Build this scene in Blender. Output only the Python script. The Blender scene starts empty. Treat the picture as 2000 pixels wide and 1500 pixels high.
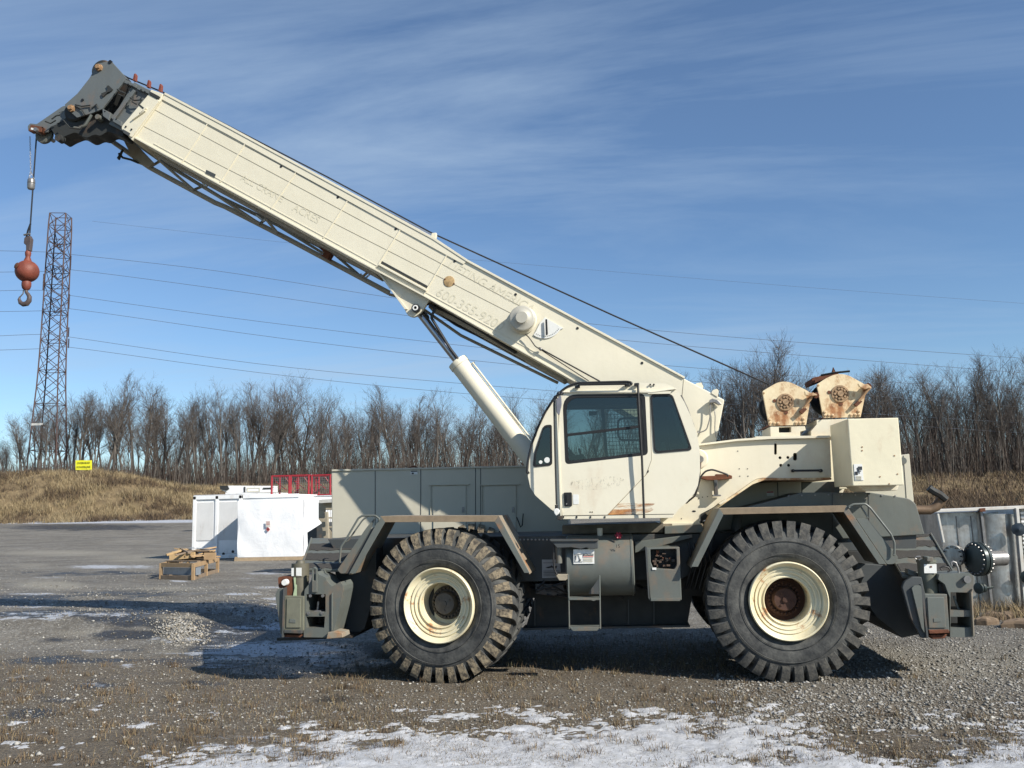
import bpy, bmesh, math, random
import numpy as np
from mathutils import Vector, Matrix
from mathutils.geometry import tessellate_polygon
R = math.radians
random.seed(7)
SC = bpy.context.scene
COL = SC.collection

# ------------------------------------------------------------------ camera
F = 1700.0                       # focal length in units of the 2000 px wide frame
PSI = math.atan(200/1700)        # crane axis is seen slightly from the front
TH = math.atan(240/1700)
RO = 0.025
f_ = Vector((-math.sin(PSI)*math.cos(TH), math.cos(PSI)*math.cos(TH), math.sin(TH)))
r0 = Vector((math.cos(PSI), math.sin(PSI), 0))
u0 = r0.cross(f_)
u_ = u0*math.cos(RO) + r0*math.sin(RO)
r_ = r0*math.cos(RO) - u0*math.sin(RO)
CH = 1.8
def ray(px, py):
    return f_ + r_*((px-1000)/F) + u_*((750-py)/F)
_d = ray(865, 1336)
D = (CH/-_d.z)*_d.y
CAM = Vector((0, -D, CH))
def P(px, py, Y):
    """the point of the vertical plane y = Y that the sight line through a measured point meets"""
    d = ray(px, py)
    return CAM + d*((Y+D)/d.y)
def G(px, py, z=0.0):
    d = ray(px, py)
    return CAM + d*((z-CH)/d.z)
def W(px, dep):
    """ground plan position at a distance in front of the camera"""
    return CAM + Vector((-math.sin(PSI), math.cos(PSI), 0))*dep + r0*((px-1000)/F*dep*1.01)
cam_data = bpy.data.cameras.new('camera')
cam = bpy.data.objects.new('camera', cam_data); COL.objects.link(cam)
cam_data.sensor_fit = 'HORIZONTAL'; cam_data.sensor_width = 36
cam_data.lens = 36*F/2000
cam_data.clip_end = 3000; cam_data.clip_start = 0.1
m3 = Matrix((r_, u_, -f_)).transposed()
cam.matrix_world = Matrix.Translation(CAM) @ m3.to_4x4()
SC.camera = cam

# ------------------------------------------------------------------ light
SUN = Vector((.75, -.455, .58)).normalized()
sun_d = bpy.data.lights.new('sun', 'SUN'); sun_d.energy = 5.0; sun_d.angle = R(.53); sun_d.color = (1, .94, .84)
sun = bpy.data.objects.new('sun', sun_d); COL.objects.link(sun)
sun.rotation_euler = SUN.to_track_quat('Z', 'Y').to_euler()
sun.location = (12, -12, 14)
world = bpy.data.worlds.new('World'); SC.world = world; world.use_nodes = True
wt = world.node_tree; wt.nodes.clear()
def wn(t, **k):
    n = wt.nodes.new(t)
    for a, b in k.items(): setattr(n, a, b)
    return n
sky = wn('ShaderNodeTexSky', sky_type='NISHITA', sun_disc=False)
sky.sun_elevation = math.asin(SUN.z); sky.sun_rotation = math.atan2(SUN.x, SUN.y)
sky.altitude = 200; sky.air_density = 1.0; sky.dust_density = .15; sky.ozone_density = 1.6
tc = wn('ShaderNodeTexCoord'); sx = wn('ShaderNodeSeparateXYZ'); wt.links.new(tc.outputs['Generated'], sx.inputs[0])
def wm(op, a, b):
    n = wn('ShaderNodeMath', operation=op)
    for i, v in enumerate((a, b)):
        if v is None: continue
        if isinstance(v, (int, float)): n.inputs[i].default_value = v
        else: wt.links.new(v, n.inputs[i])
    return n.outputs[0]
zz = wm('ADD', wm('MAXIMUM', sx.outputs[2], 0.0), .12)
cx = wn('ShaderNodeCombineXYZ')
wt.links.new(wm('DIVIDE', sx.outputs[0], zz), cx.inputs[0]); wt.links.new(wm('DIVIDE', sx.outputs[1], zz), cx.inputs[1])
mp = wn('ShaderNodeMapping'); mp.inputs['Rotation'].default_value = (0, 0, R(50)); mp.inputs['Scale'].default_value = (.42, 1.5, 1)
wt.links.new(cx.outputs[0], mp.inputs[0])
n1 = wn('ShaderNodeTexNoise'); n1.inputs['Scale'].default_value = 1.1; n1.inputs['Detail'].default_value = 9; n1.inputs['Roughness'].default_value = .62; n1.inputs['Distortion'].default_value = .5
wt.links.new(mp.outputs[0], n1.inputs[0])
n2 = wn('ShaderNodeTexNoise'); n2.inputs['Scale'].default_value = .5; n2.inputs['Detail'].default_value = 3
wt.links.new(mp.outputs[0], n2.inputs[0])
cr = wn('ShaderNodeMapRange'); cr.inputs['From Min'].default_value = .46; cr.inputs['From Max'].default_value = .70
wt.links.new(n1.outputs[0], cr.inputs[0])
cr2 = wn('ShaderNodeMapRange'); cr2.inputs['From Min'].default_value = .35; cr2.inputs['From Max'].default_value = .65
wt.links.new(n2.outputs[0], cr2.inputs[0])
cl = wm('MULTIPLY', wm('ADD', wm('MULTIPLY', cr.outputs[0], wm('ADD', cr2.outputs[0], .35)), wm('MULTIPLY', cr2.outputs[0], .16)), .38)
mx = wn('ShaderNodeMix', data_type='RGBA'); 
wt.links.new(cl, mx.inputs[0])
tint = wn('ShaderNodeMix', data_type='RGBA', blend_type='MULTIPLY'); tint.inputs[0].default_value = 1
wt.links.new(sky.outputs[0], tint.inputs[6]); tint.inputs[7].default_value = (.93, 1.12, 1.31, 1)
wt.links.new(tint.outputs[2], mx.inputs[6]); mx.inputs[7].default_value = (4.5, 5.9, 7.7, 1)
bg = wn('ShaderNodeBackground'); bg.inputs[1].default_value = .074
wt.links.new(mx.outputs[2], bg.inputs[0])
wo = wn('ShaderNodeOutputWorld'); wt.links.new(bg.outputs[0], wo.inputs[0])
SC.view_settings.view_transform = 'Standard'; SC.view_settings.look = 'None'
SC.view_settings.exposure = .44; SC.view_settings.gamma = 1; SC.view_settings.use_curve_mapping = False
SC.render.engine = 'CYCLES'
SC.cycles.max_bounces = 6; SC.cycles.diffuse_bounces = 2; SC.cycles.glossy_bounces = 3; SC.cycles.transparent_max_bounces = 10
SC.cycles.caustics_reflective = False; SC.cycles.caustics_refractive = False

# ------------------------------------------------------------------ materials
class NT:
    def __init__(s, name):
        s.m = bpy.data.materials.new(name); s.m.use_nodes = True; s.t = s.m.node_tree; s.t.nodes.clear()
        s.out = s.n('ShaderNodeOutputMaterial'); s.b = s.n('ShaderNodeBsdfPrincipled'); s.l(s.b.outputs[0], s.out.inputs[0])
        s.tc = s.n('ShaderNodeTexCoord')
    def n(s, t, **k):
        n = s.t.nodes.new(t)
        for a, b in k.items(): setattr(n, a, b)
        return n
    def l(s, a, b): s.t.links.new(a, b)
    def put(s, sock, v):
        if isinstance(v, (int, float)): sock.default_value = v
        elif isinstance(v, (tuple, list)): sock.default_value = (*v, 1) if len(v) == 3 and sock.type == 'RGBA' else v
        else: s.l(v, sock)
    def coord(s, scale=(1, 1, 1), rot=(0, 0, 0), which='Object'):
        m = s.n('ShaderNodeMapping'); m.inputs['Scale'].default_value = scale; m.inputs['Rotation'].default_value = rot
        s.l(s.tc.outputs[which], m.inputs[0]); return m.outputs[0]
    def noise(s, sc, det=6, ro=.6, vec=None, dist=0, col=False):
        n = s.n('ShaderNodeTexNoise'); n.inputs['Scale'].default_value = sc; n.inputs['Detail'].default_value = det
        n.inputs['Roughness'].default_value = ro; n.inputs['Distortion'].default_value = dist
        s.l(vec if vec is not None else s.coord(), n.inputs[0]); return n.outputs[1 if col else 0]
    def ramp(s, v, a, b, c=0., d=1.):
        n = s.n('ShaderNodeMapRange'); s.put(n.inputs[0], v)
        for i, q in enumerate((a, b, c, d)): s.put(n.inputs[i+1], q)
        return n.outputs[0]
    def mix(s, fac, a, b, mode='MIX'):
        n = s.n('ShaderNodeMix', data_type='RGBA', blend_type=mode); s.put(n.inputs[0], fac); s.put(n.inputs[6], a); s.put(n.inputs[7], b); return n.outputs[2]
    def math(s, op, a, b=0.):
        n = s.n('ShaderNodeMath', operation=op); s.put(n.inputs[0], a); s.put(n.inputs[1], b); return n.outputs[0]
    def attr(s, name):
        n = s.n('ShaderNodeAttribute'); n.attribute_name = name; return n.outputs['Fac']
    def bump(s, h, st, dist=.01):
        n = s.n('ShaderNodeBump'); n.inputs['Strength'].default_value = st; n.inputs['Distance'].default_value = dist; s.l(h, n.inputs['Height'])
        s.l(n.outputs[0], s.b.inputs['Normal'])
    def done(s, col, rough=.5, metal=0., spec=.5):
        s.put(s.b.inputs['Base Color'], col); s.put(s.b.inputs['Roughness'], rough); s.put(s.b.inputs['Metallic'], metal)
        s.b.inputs['Specular IOR Level'].default_value = spec; return s.m
RUST = (.22, .085, .03); RUST2 = (.42, .2, .08)
def paint(name, col, dirt=None, rust=0., rough=.5, rsc=2.5, metal=0., grime=.5, wave=.0):
    """old paint: faded patches, streaks of grime running down, specks and rust where it is asked for"""
    s = NT(name); dirt = dirt or tuple(c*.72 for c in col)
    big = s.ramp(s.noise(1.3, 5), .35, .7); c = s.mix(s.math('MULTIPLY', big, .35), col, dirt)
    streak = s.ramp(s.noise(9, 6, .65, s.coord((1.0, 1.0, .12))), .5, .8)
    c = s.mix(s.math('MULTIPLY', streak, grime*.55), c, dirt)
    speck = s.ramp(s.noise(38, 4, .7), .66, .74)
    c = s.mix(s.math('MULTIPLY', speck, grime*.5), c, tuple(v*.5 for v in dirt))
    fine = s.noise(120, 3, .6)
    c = s.mix(s.math('MULTIPLY', fine, .12), c, tuple(v*.8 for v in col))
    if rust > 0:
        rn = s.noise(rsc, 9, .68, s.coord((1, 1, .7))); hi = .74-rust*.32
        rm = s.ramp(rn, hi-.05, hi+.06)
        rc = s.mix(s.ramp(s.noise(14, 6), .35, .65), RUST2, RUST)
        halo = s.ramp(rn, hi-.16, hi+.02, 0, .55)
        c = s.mix(halo, c, tuple(.5*a+.5*b for a, b in zip(dirt, RUST2)))
        c = s.mix(rm, c, rc)
    s.bump(s.math('ADD', s.math('MULTIPLY', s.noise(3, 3), .6), s.math('MULTIPLY', fine, .08)), .25, .02 + wave)
    return s.done(c, s.ramp(s.noise(6, 5), .3, .7, rough-.1, rough+.14), metal)
def plain(name, col, rough=.6, metal=0., var=.3, sc=8, bump=.3, emis=0):
    s = NT(name); n = s.noise(sc, 7, .65)
    c = s.mix(s.ramp(n, .3, .72), col, tuple(v*(1-var) for v in col))
    s.bump(s.noise(sc*5, 4), bump, .004)
    return s.done(c, rough, metal)
M = {}
CREAM = (.735, .685, .54); CREAMD = (.58, .52, .38)
M['cream'] = paint('cream_paint', CREAM, CREAMD, .12, .5, 1.6, grime=.35, wave=.01)
M['cream_clean'] = paint('cream_paint_boom', CREAM, (.63, .575, .425), .0, .52, grime=.42, wave=.01)
M['cream_cab'] = paint('cream_paint_cab', (.765, .715, .57), (.66, .605, .46), .02, .38, 1.4, grime=.18, wave=.006)
M['cream_rust'] = paint('cream_paint_rusted', (.78, .68, .46), (.66, .48, .26), .62, .6, 3.4)
M['ghost'] = plain('faded_letter_cream', (.675, .627, .478), .55, var=.15, sc=22)
M['grey'] = paint('grey_paint', (.122, .136, .124), (.095, .09, .07), .13, .5, 2.6, wave=.015, grime=.9)
M['grey_hood'] = paint('grey_paint_hood', (.56, .53, .425), (.46, .43, .33), .0, .5, 2, grime=.3, wave=.012)
M['grey_dark'] = paint('dark_grey_paint', (.055, .063, .066), (.055, .05, .04), .1, .6)
M['grey_rust'] = paint('grey_paint_rusted', (.27, .25, .20), (.20, .15, .09), .38, .7, 5)
M['tip_grey'] = paint('boom_tip_grey', (.13, .145, .145), (.09, .09, .085), .08, .45)
M['frame_black'] = paint('greasy_black_frame', (.024, .027, .027), (.034, .032, .026), .04, .7)
M['tread_plate'] = plain('anti_slip_coating', (.060, .056, .050), .95, var=.5, sc=40, bump=1)
M['black'] = plain('black_rubber_trim', (.012, .012, .013), .5, var=.2)
M['hose'] = plain('black_hose', (.015, .015, .016), .45)
M['steel'] = plain('worn_steel', (.32, .31, .30), .4, .6, .4, 12)
M['fender_dust'] = plain('brown_dust_on_paint', (.27, .205, .135), .85, var=.4, sc=7)
M['vbox'] = plain('brown_valve_castings', (.10, .065, .045), .7, var=.5, sc=30)
M['chrome'] = plain('cylinder_rod', (.42, .44, .47), .22, 1., .15, 6, .05)
M['rust'] = plain('rusted_iron', (.17, .06, .028), .85, var=.55, sc=14, bump=.8)
M['rust_tan'] = plain('tan_rusted_iron', (.45, .27, .14), .8, var=.6, sc=18, bump=.6)
M['red_iron'] = plain('faded_red_iron', (.24, .06, .035), .6, var=.5, sc=9, bump=.6)
M['hook_grey'] = plain('hook_iron', (.10, .075, .07), .5, var=.4, sc=12)
M['white'] = plain('white_sticker', (.78, .78, .74), .5, var=.12, sc=14)
M['red'] = plain('red_print', (.5, .06, .05), .5)
M['orange'] = plain('lamp_orange', (.6, .2, .05), .4)
M['rope'] = plain('wire_rope', (.02, .022, .028), .5, .3, .4, 60)
M['redtube'] = plain('red_tube_paint', (.33, .015, .025), .45, var=.3)
M['tan'] = plain('tan_machine_paint', (.38, .33, .24), .6, var=.3)
M['seat'] = plain('dark_seat_cloth', (.03, .033, .035), .9)
M['cab_in'] = plain('grey_cab_lining', (.12, .135, .13), .8)
# rubber
s = NT('tyre_rubber'); n = s.noise(5, 8, .7)
s.bump(s.noise(45, 5), .5, .01)
M['rubber'] = s.done(s.mix(s.ramp(n, .38, .64), (.026, .028, .029), (.10, .10, .092)), .85)
s = NT('tyre_mud'); n = s.noise(17, 8, .7); s.bump(s.noise(40, 6), .9, .012)
M['mud'] = s.done(s.mix(s.ramp(n, .42, .60), (.31, .25, .165), (.075, .064, .05)), .95)
s = NT('tyre_dust'); n = s.noise(15, 8, .7); s.bump(s.noise(40, 6), .7, .01)
M['dust'] = s.done(s.mix(s.ramp(n, .40, .66), (.04, .041, .04), (.12, .112, .095)), .9)
# rim
s = NT('rim_paint'); n = s.noise(7, 8, .7); rm = s.ramp(n, .58, .66)
s.bump(s.noise(30, 4), .2, .005)
M['rim'] = s.done(s.mix(rm, s.mix(s.ramp(s.noise(2.5, 5), .35, .7), (.78, .72, .52), (.64, .55, .34)), RUST2), .5)
# glass
s = NT('tinted_glass'); s.t.nodes.remove(s.b)
tr = s.n('ShaderNodeBsdfTransparent'); tr.inputs[0].default_value = (.44, .52, .50, 1)
gl = s.n('ShaderNodeBsdfGlossy'); gl.inputs['Roughness'].default_value = .03; gl.inputs[0].default_value = (.8, .85, .85, 1)
ms = s.n('ShaderNodeMixShader'); fr = s.n('ShaderNodeFresnel'); fr.inputs[0].default_value = 1.55
s.l(s.math('ADD', fr.outputs[0], .03), ms.inputs[0]); s.l(tr.outputs[0], ms.inputs[1]); s.l(gl.outputs[0], ms.inputs[2]); s.l(ms.outputs[0], s.out.inputs[0])
M['glass'] = s.m

# ------------------------------------------------------------------ mesh helpers
WL = {}
def link(o, parent, wloc):
    COL.objects.link(o); WL[o.name] = Vector(wloc)
    if parent is not None:
        o.parent = parent; o.location = Vector(wloc) - WL[parent.name]
    else: o.location = wloc
def tag(o, label=None, cat=None, group=None, kind=None):
    if label: o['label'] = label
    if cat: o['category'] = cat
    if group: o['group'] = group
    if kind: o['kind'] = kind
    return o
def empty(name, loc, parent=None, rz=0, rx=0, ry=0):
    o = bpy.data.objects.new(name, None); o.empty_display_size = .2
    link(o, parent, loc); o.rotation_euler = (rx, ry, rz); return o
class MB:
    def __init__(s): s.v = []; s.f = []; s.mi = []; s.cur = 0
    def add(s, vs, fs):
        b = len(s.v); s.v += [tuple(v) for v in vs]; s.f += [tuple(i+b for i in f) for f in fs]; s.mi += [s.cur]*len(fs); return s
    def prism(s, pts, off, holes=()):
        """pts: a planar outline; off: the vector it is thickened by"""
        off = Vector(off); loops = [list(pts)] + [list(h) for h in holes]
        flat = [Vector(p) for l in loops for p in l]; n = len(flat)
        vs = flat + [p+off for p in flat]; fs = []
        if holes:
            for t in tessellate_polygon(loops): fs += [tuple(t), tuple(i+n for i in reversed(t))]
        else: fs += [tuple(range(n)), tuple(reversed(range(n, 2*n)))]
        b = 0
        for l in loops:
            k = len(l)
            for i in range(k): j = (i+1) % k; fs.append((b+i, b+j, b+j+n, b+i+n))
            b += k
        return s.add(vs, fs)
    def px(s, pts, Y, T, holes=()):
        return s.prism([P(x, y, Y) for x, y in pts], (0, T, 0), [[P(x, y, Y) for x, y in h] for h in holes])
    def box(s, a, b):
        x0, y0, z0 = a; x1, y1, z1 = b
        return s.prism([(x0, y0, z0), (x1, y0, z0), (x1, y0, z1), (x0, y0, z1)], (0, y1-y0, 0))
    def tube(s, path, r, n=8, cap=True, rs=None):
        path = [Vector(p) for p in path]; vs = []; fs = []; k = len(path)
        up = None
        for i, p in enumerate(path):
            t = (path[min(i+1, k-1)] - path[max(i-1, 0)]).normalized()
            if up is None:
                up = Vector((0, 0, 1)) if abs(t.z) < .9 else Vector((1, 0, 0))
            a = t.cross(up).normalized(); b = a.cross(t).normalized(); up = b
            rr = rs[i] if rs else r
            for j in range(n):
                q = 2*math.pi*j/n; vs.append(p + a*math.cos(q)*rr + b*math.sin(q)*rr)
        for i in range(k-1):
            for j in range(n):
                fs.append((i*n+j, i*n+(j+1) % n, (i+1)*n+(j+1) % n, (i+1)*n+j))
        if cap: fs += [tuple(range(n)), tuple((k-1)*n+j for j in reversed(range(n)))]
        return s.add(vs, fs)
    def lathe(s, prof, org, ax=(0, 1, 0), n=48, closed=False):
        """prof: (distance along the axis, radius)"""
        ax = Vector(ax).normalized(); org = Vector(org)
        a = ax.cross(Vector((0, 0, 1))); a = a.normalized() if a.length > .01 else Vector((1, 0, 0)); b = ax.cross(a)
        vs = []; fs = []
        for (t, r) in prof:
            for j in range(n):
                q = 2*math.pi*j/n; vs.append(org + ax*t + a*math.cos(q)*r + b*math.sin(q)*r)
        k = len(prof)
        for i in range(k-1 + (1 if closed else 0)):
            i2 = (i+1) % k
            for j in range(n): fs.append((i*n+j, i*n+(j+1) % n, i2*n+(j+1) % n, i2*n+j))
        if not closed:
            fs += [tuple(range(n)), tuple((k-1)*n+j for j in reversed(range(n)))]
        return s.add(vs, fs)
    def ball(s, c, r, sz=1, n=16):
        prof = [(-r*math.cos(math.pi*i/n)*sz, max(r*math.sin(math.pi*i/n), 1e-4)) for i in range(n+1)]
        return s.lathe(prof, c, (0, 0, 1), n*2)
    def build(s, name, mat, parent=None, bev=0, label=None, wloc=None, smooth=35, recalc=True):
        V = np.array(s.v, dtype=float)
        c = Vector(((V.min(0)+V.max(0))/2)) if wloc is None else Vector(wloc)
        me = bpy.data.meshes.new(name)
        me.from_pydata([tuple(v) for v in (V - np.array(c))], [], s.f)
        for m in (mat if isinstance(mat, (list, tuple)) else [mat]): me.materials.append(m)
        if any(s.mi): me.polygons.foreach_set('material_index', s.mi)
        if recalc:
            bm = bmesh.new(); bm.from_mesh(me); bmesh.ops.recalc_face_normals(bm, faces=bm.faces); bm.to_mesh(me); bm.free()
        if smooth and not bev:
            me.polygons.foreach_set('use_smooth', [True]*len(me.polygons)); me.set_sharp_from_angle(angle=R(smooth))
        o = bpy.data.objects.new(name, me); link(o, parent, c)
        if bev:
            b = o.modifiers.new('edge', 'BEVEL'); b.width = bev; b.segments = 2; b.limit_method = 'ANGLE'; b.angle_limit = R(40)
        if label: o['label'] = label
        return o
def rnd(pts, r, n=4):
    """round the corners of a measured outline"""
    out = []; k = len(pts)
    for i in range(k):
        p = Vector(pts[i]); a = Vector(pts[i-1]); b = Vector(pts[(i+1) % k])
        rr = r[i] if isinstance(r, (list, tuple)) else r
        da = min(rr, (a-p).length*.48); db = min(rr, (b-p).length*.48)
        s0 = p+(a-p).normalized()*da; s1 = p+(b-p).normalized()*db
        if rr < .5: out.append(tuple(p)); continue
        for j in range(n+1):
            t = j/n; q = s0*(1-t)**2 + p*2*t*(1-t) + s1*t*t; out.append((q.x, q.y))
    return out
def circ(cx, cy, r, n=14, ry=None):
    return [(cx+r*math.cos(2*math.pi*i/n), cy+(ry or r)*math.sin(2*math.pi*i/n)) for i in range(n)]
def lerp(a, b, t): return a+(b-a)*t
def text(name, body, px, py, Y, size, ang, mat, parent, ext=.002, align='CENTER', shear=0):
    cu = bpy.data.curves.new(name, 'FONT'); cu.body = body; cu.size = size; cu.extrude = ext; cu.align_x = align; cu.align_y = 'CENTER'; cu.shear = shear
    cu.resolution_u = 3
    o = bpy.data.objects.new(name, cu); COL.objects.link(o)
    me = bpy.data.meshes.new_from_object(o); bpy.data.objects.remove(o)
    me.transform(Matrix.Rotation(ang, 4, 'Y') @ Matrix.Rotation(R(90), 4, 'X')); me.materials.clear(); me.materials.append(mat)
    t = bpy.data.objects.new(name, me); link(t, parent, P(px, py, Y)); return t
def dupe(o, parent, loc, rz=None):
    """a copy of a thing with its parts"""
    c = o.copy(); COL.objects.link(c)
    c.parent = parent; c.location = loc
    if rz is not None: c.rotation_euler[2] = rz
    for ch in list(o.children):
        dupe(ch, c, ch.location.copy())
    return c
# smooth numpy noise
def vn(x, y, seed=0):
    x = np.asarray(x, float); y = np.asarray(y, float)
    xi = np.floor(x).astype(np.int64); yi = np.floor(y).astype(np.int64); fx = x-xi; fy = y-yi
    fx = fx*fx*(3-2*fx); fy = fy*fy*(3-2*fy)
    def h(a, b):
        n = (a*374761393 + b*668265263 + seed*974634777) & 0xffffffff
        n = ((n ^ (n >> 13))*1274126177) & 0xffffffff
        return ((n ^ (n >> 16)) & 0xffff)/65535.
    return (h(xi, yi)*(1-fx)+h(xi+1, yi)*fx)*(1-fy) + (h(xi, yi+1)*(1-fx)+h(xi+1, yi+1)*fx)*fy
def fbm(x, y, o=4, seed=0):
    s_ = 0; a = .5; t = 0
    for i in range(o): s_ = s_+a*vn(x*2**i, y*2**i, seed+i); t += a; a *= .55
    return s_/t
def sstep(x, a, b):
    t = np.clip((x-a)/(b-a), 0, 1); return t*t*(3-2*t)

# ------------------------------------------------------------------ terrain
def planar(x, y):
    dep = -np.asarray(x)*math.sin(PSI) + (np.asarray(y)+D)*math.cos(PSI)
    lat = np.asarray(x)*math.cos(PSI) + (np.asarray(y)+D)*math.sin(PSI)
    return dep, lat
def to_px(x, y, z):
    x, y, z = np.asarray(x, float), np.asarray(y, float)+D, np.asarray(z, float)-CH
    dd = x*f_.x+y*f_.y+z*f_.z; dd = np.where(dd < .3, .3, dd)
    return 1000+F*(x*r_.x+y*r_.y+z*r_.z)/dd, 750-F*(x*u_.x+y*u_.y+z*u_.z)/dd
TOPX = [-900, -200, 0, 100, 200, 270, 320, 370, 430, 650, 1000, 1700, 1780, 2000, 2300]
TOPY = [940, 935, 932, 928, 928, 936, 950, 957, 957, 955, 957, 950, 935, 930, 930]
def H(x, y):
    dep, lat = planar(x, y)
    pxa = 1000+F*lat/np.maximum(dep, 1)*.99
    z = 1.35*sstep(dep, 40, 86)
    hor = 990-RO*(pxa-1000)
    top = CH + (hor-np.interp(pxa, TOPX, TOPY))*99/F
    m = sstep(dep, 87, 99)
    z = z*(1-m)+top*m
    z = z + m*.35*(fbm(x*.35, y*.35, 3, 5)-.5)
    z = z + .05*(fbm(x*.25, y*.25, 3, 9)-.5)*sstep(dep, 14, 22)
    z = z + .30*sstep(dep, 12.7, 14.6)*(1-sstep(dep, 17, 24))*(1-sstep(pxa, 470, 690))
    near = 1-sstep(dep, 16, 30)
    z = z + near*(.035*(fbm(x*1.3, y*1.3, 3, 3)-.5) + .014*(fbm(x*7, y*7, 3, 4)-.5))
    # low ridges of pushed-up gravel
    px, py = to_px(x, y, 0*np.asarray(x))
    for (a, b, w, h, hh) in ((352, 1248, 60, 14, .10), (95, 1163, 62, 9, .10), (200, 1215, 60, 8, .05)):
        q = ((px-a)/w)**2+((py-b)/h)**2
        z = z + hh*np.exp(-q*1.6)*(.75+.5*fbm(x*5, y*5, 3, 8))
    return z
def Hs(x, y): return float(H(np.array([x]), np.array([y]))[0])
def axis(lo, hi, step, far, grow):
    c = list(np.arange(lo, hi+1e-6, step)); s1 = step; a = [lo]; b = [c[-1]]
    out_l = []; out_h = []
    v = lo
    while v > -far: s1 *= grow; v -= s1; out_l.append(v)
    s1 = step; v = c[-1]
    while v < far: s1 *= grow; v += s1; out_h.append(v)
    return np.array(out_l[::-1]+c+out_h)
xs = axis(-17, 8.5, .085, 520, 1.06)
ys_near = np.arange(-D-1, 5, .075)
ys_mid = 5+np.cumsum(.08*1.012**np.arange(150)); 
ys = np.concatenate([[-60, -30, -16], ys_near, ys_mid[ys_mid < 38]])
v = ys[-1]; st = .45; ext = []
while v < 700: v += st; ext.append(v); st *= 1.03 if v < 110 else 1.12
ys = np.concatenate([ys, ext])
XX, YY = np.meshgrid(xs, ys)
ZZ = H(XX.ravel(), YY.ravel()).reshape(XX.shape)
def grid_mesh(name, XX, YY, ZZ):
    ny, nx = XX.shape; me = bpy.data.meshes.new(name)
    co = np.stack([XX.ravel(), YY.ravel(), ZZ.ravel()], 1)
    idx = np.arange(nx*ny).reshape(ny, nx)
    q = np.stack([idx[:-1, :-1], idx[:-1, 1:], idx[1:, 1:], idx[1:, :-1]], -1).reshape(-1, 4)
    me.vertices.add(len(co)); me.vertices.foreach_set('co', co.ravel())
    me.loops.add(q.size); me.loops.foreach_set('vertex_index', q.ravel())
    me.polygons.add(len(q)); me.polygons.foreach_set('loop_start', np.arange(0, q.size, 4))
    me.update(calc_edges=True); me.polygons.foreach_set('use_smooth', np.ones(len(q), bool))
    return me
def put_attr(me, name, val):
    a = me.attributes.new(name, 'FLOAT', 'POINT'); a.data.foreach_set('value', np.asarray(val, np.float32).ravel())
gme = grid_mesh('ground', XX, YY, ZZ)
X1, Y1, Z1 = XX.ravel(), YY.ravel(), ZZ.ravel()
PX, PY = to_px(X1, Y1, Z1)
dep, lat = planar(X1, Y1)
def blobs(L):
    m = np.zeros_like(PX)
    for (a, b, w, h, k) in L:
        m = np.maximum(m, k*np.exp(-(((PX-a)/w)**2+((PY-b)/h)**2)))
    return m
wet = blobs([(560, 1310, 130, 16, .9), (120, 1290, 150, 14, .6), (420, 1222, 160, 12, .8), (60, 1330, 120, 12, .5), (250, 1160, 160, 8, .6), (180, 1120, 200, 7, .5), (330, 1215, 230, 16, .62), (470, 1285, 170, 22, .8), (250, 1240, 120, 12, .55), (90, 1250, 90, 10, .5), (360, 1335, 120, 12, .45), (520, 1350, 90, 10, .4), (60, 1168, 90, 8, .9), (220, 1180, 60, 9, 1), (300, 1193, 90, 9, 1), (450, 1188, 140, 13, 1), (560, 1205, 90, 14, 1), (180, 1200, 220, 10, .75), (500, 1242, 140, 34, 1), (640, 1275, 90, 28, 1), (420, 1265, 90, 18, .7), (250, 1268, 60, 12, .5), (180, 1337, 60, 10, .6), (60, 1395, 60, 18, .5), (640, 1365, 80, 14, .5), (160, 1030, 170, 7, .8), (120, 1368, 60, 10, .5), (700, 1300, 60, 20, .8)])
ice = blobs([(420, 1275, 130, 9, .72), (200, 1270, 90, 7, .6), (560, 1180, 60, 4, .75), (40, 1320, 60, 7, .55), (140, 1365, 60, 6, .6), (520, 1120, 70, 4, .7), (90, 1128, 60, 3, .6), (120, 1200, 240, 9, .66), (330, 1248, 160, 10, .62), (640, 1240, 60, 12, .9), (480, 1225, 60, 6, .8), (70, 1160, 70, 3.5, .8), (300, 1318, 60, 6, .55), (100, 1290, 80, 6, .45), (430, 1300, 120, 10, .6), (40, 1070, 60, 3, .5), (590, 1222, 110, 11, 1.1), (540, 1268, 150, 18, 1.1), (640, 1290, 60, 20, .9), (440, 1285, 90, 9, .7), (470, 1160, 60, 5, .75), (525, 1147, 60, 4, .7), (545, 1170, 60, 5, .8), (60, 1185, 110, 7, .6), (40, 1207, 120, 8, .62), (430, 1236, 120, 10, .6), (350, 1255, 110, 7, .45), (200, 1107, 90, 5.5, .85), (270, 1107, 60, 6, .7), (350, 1135, 34, 3, .8), (250, 1300, 22, 6, .8), (180, 1337, 45, 9, .6), (190, 1208, 20, 3, .6), (480, 1130, 30, 3, .6), (575, 1130, 40, 4, .6)])
stripm = 1-sstep(np.abs(PY-(1021-.008*PX)), 1.5, 4.5)
ice = np.maximum(ice, .62*sstep(PY, 1402, 1455)*sstep(PX, 120, 520)*(dep > 2)*(1-.7*np.exp(-(((PX-1740)/110)**2+((PY-1460)/24)**2))))
ice = np.maximum(ice, .95*stripm*(PX < 400)*(dep > 50))
pale = blobs([(352, 1214, 60, 14, 1), (95, 1143, 80, 10, 1), (500, 1210, 60, 6, .7), (230, 1190, 50, 5, .6), (120, 1080, 200, 9, .7), (330, 1150, 120, 9, .6), (150, 1235, 120, 10, .5), (480, 1110, 80, 9, .5), (60, 1105, 60, 8, .6), (270, 1090, 150, 14, .6), (260, 1060, 170, 10, .45), (1850, 1300, 300, 60, .7), (1100, 1345, 300, 22, .45), (330, 1273, 60, 6, .6), (1450, 1345, 260, 16, .5)])
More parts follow.
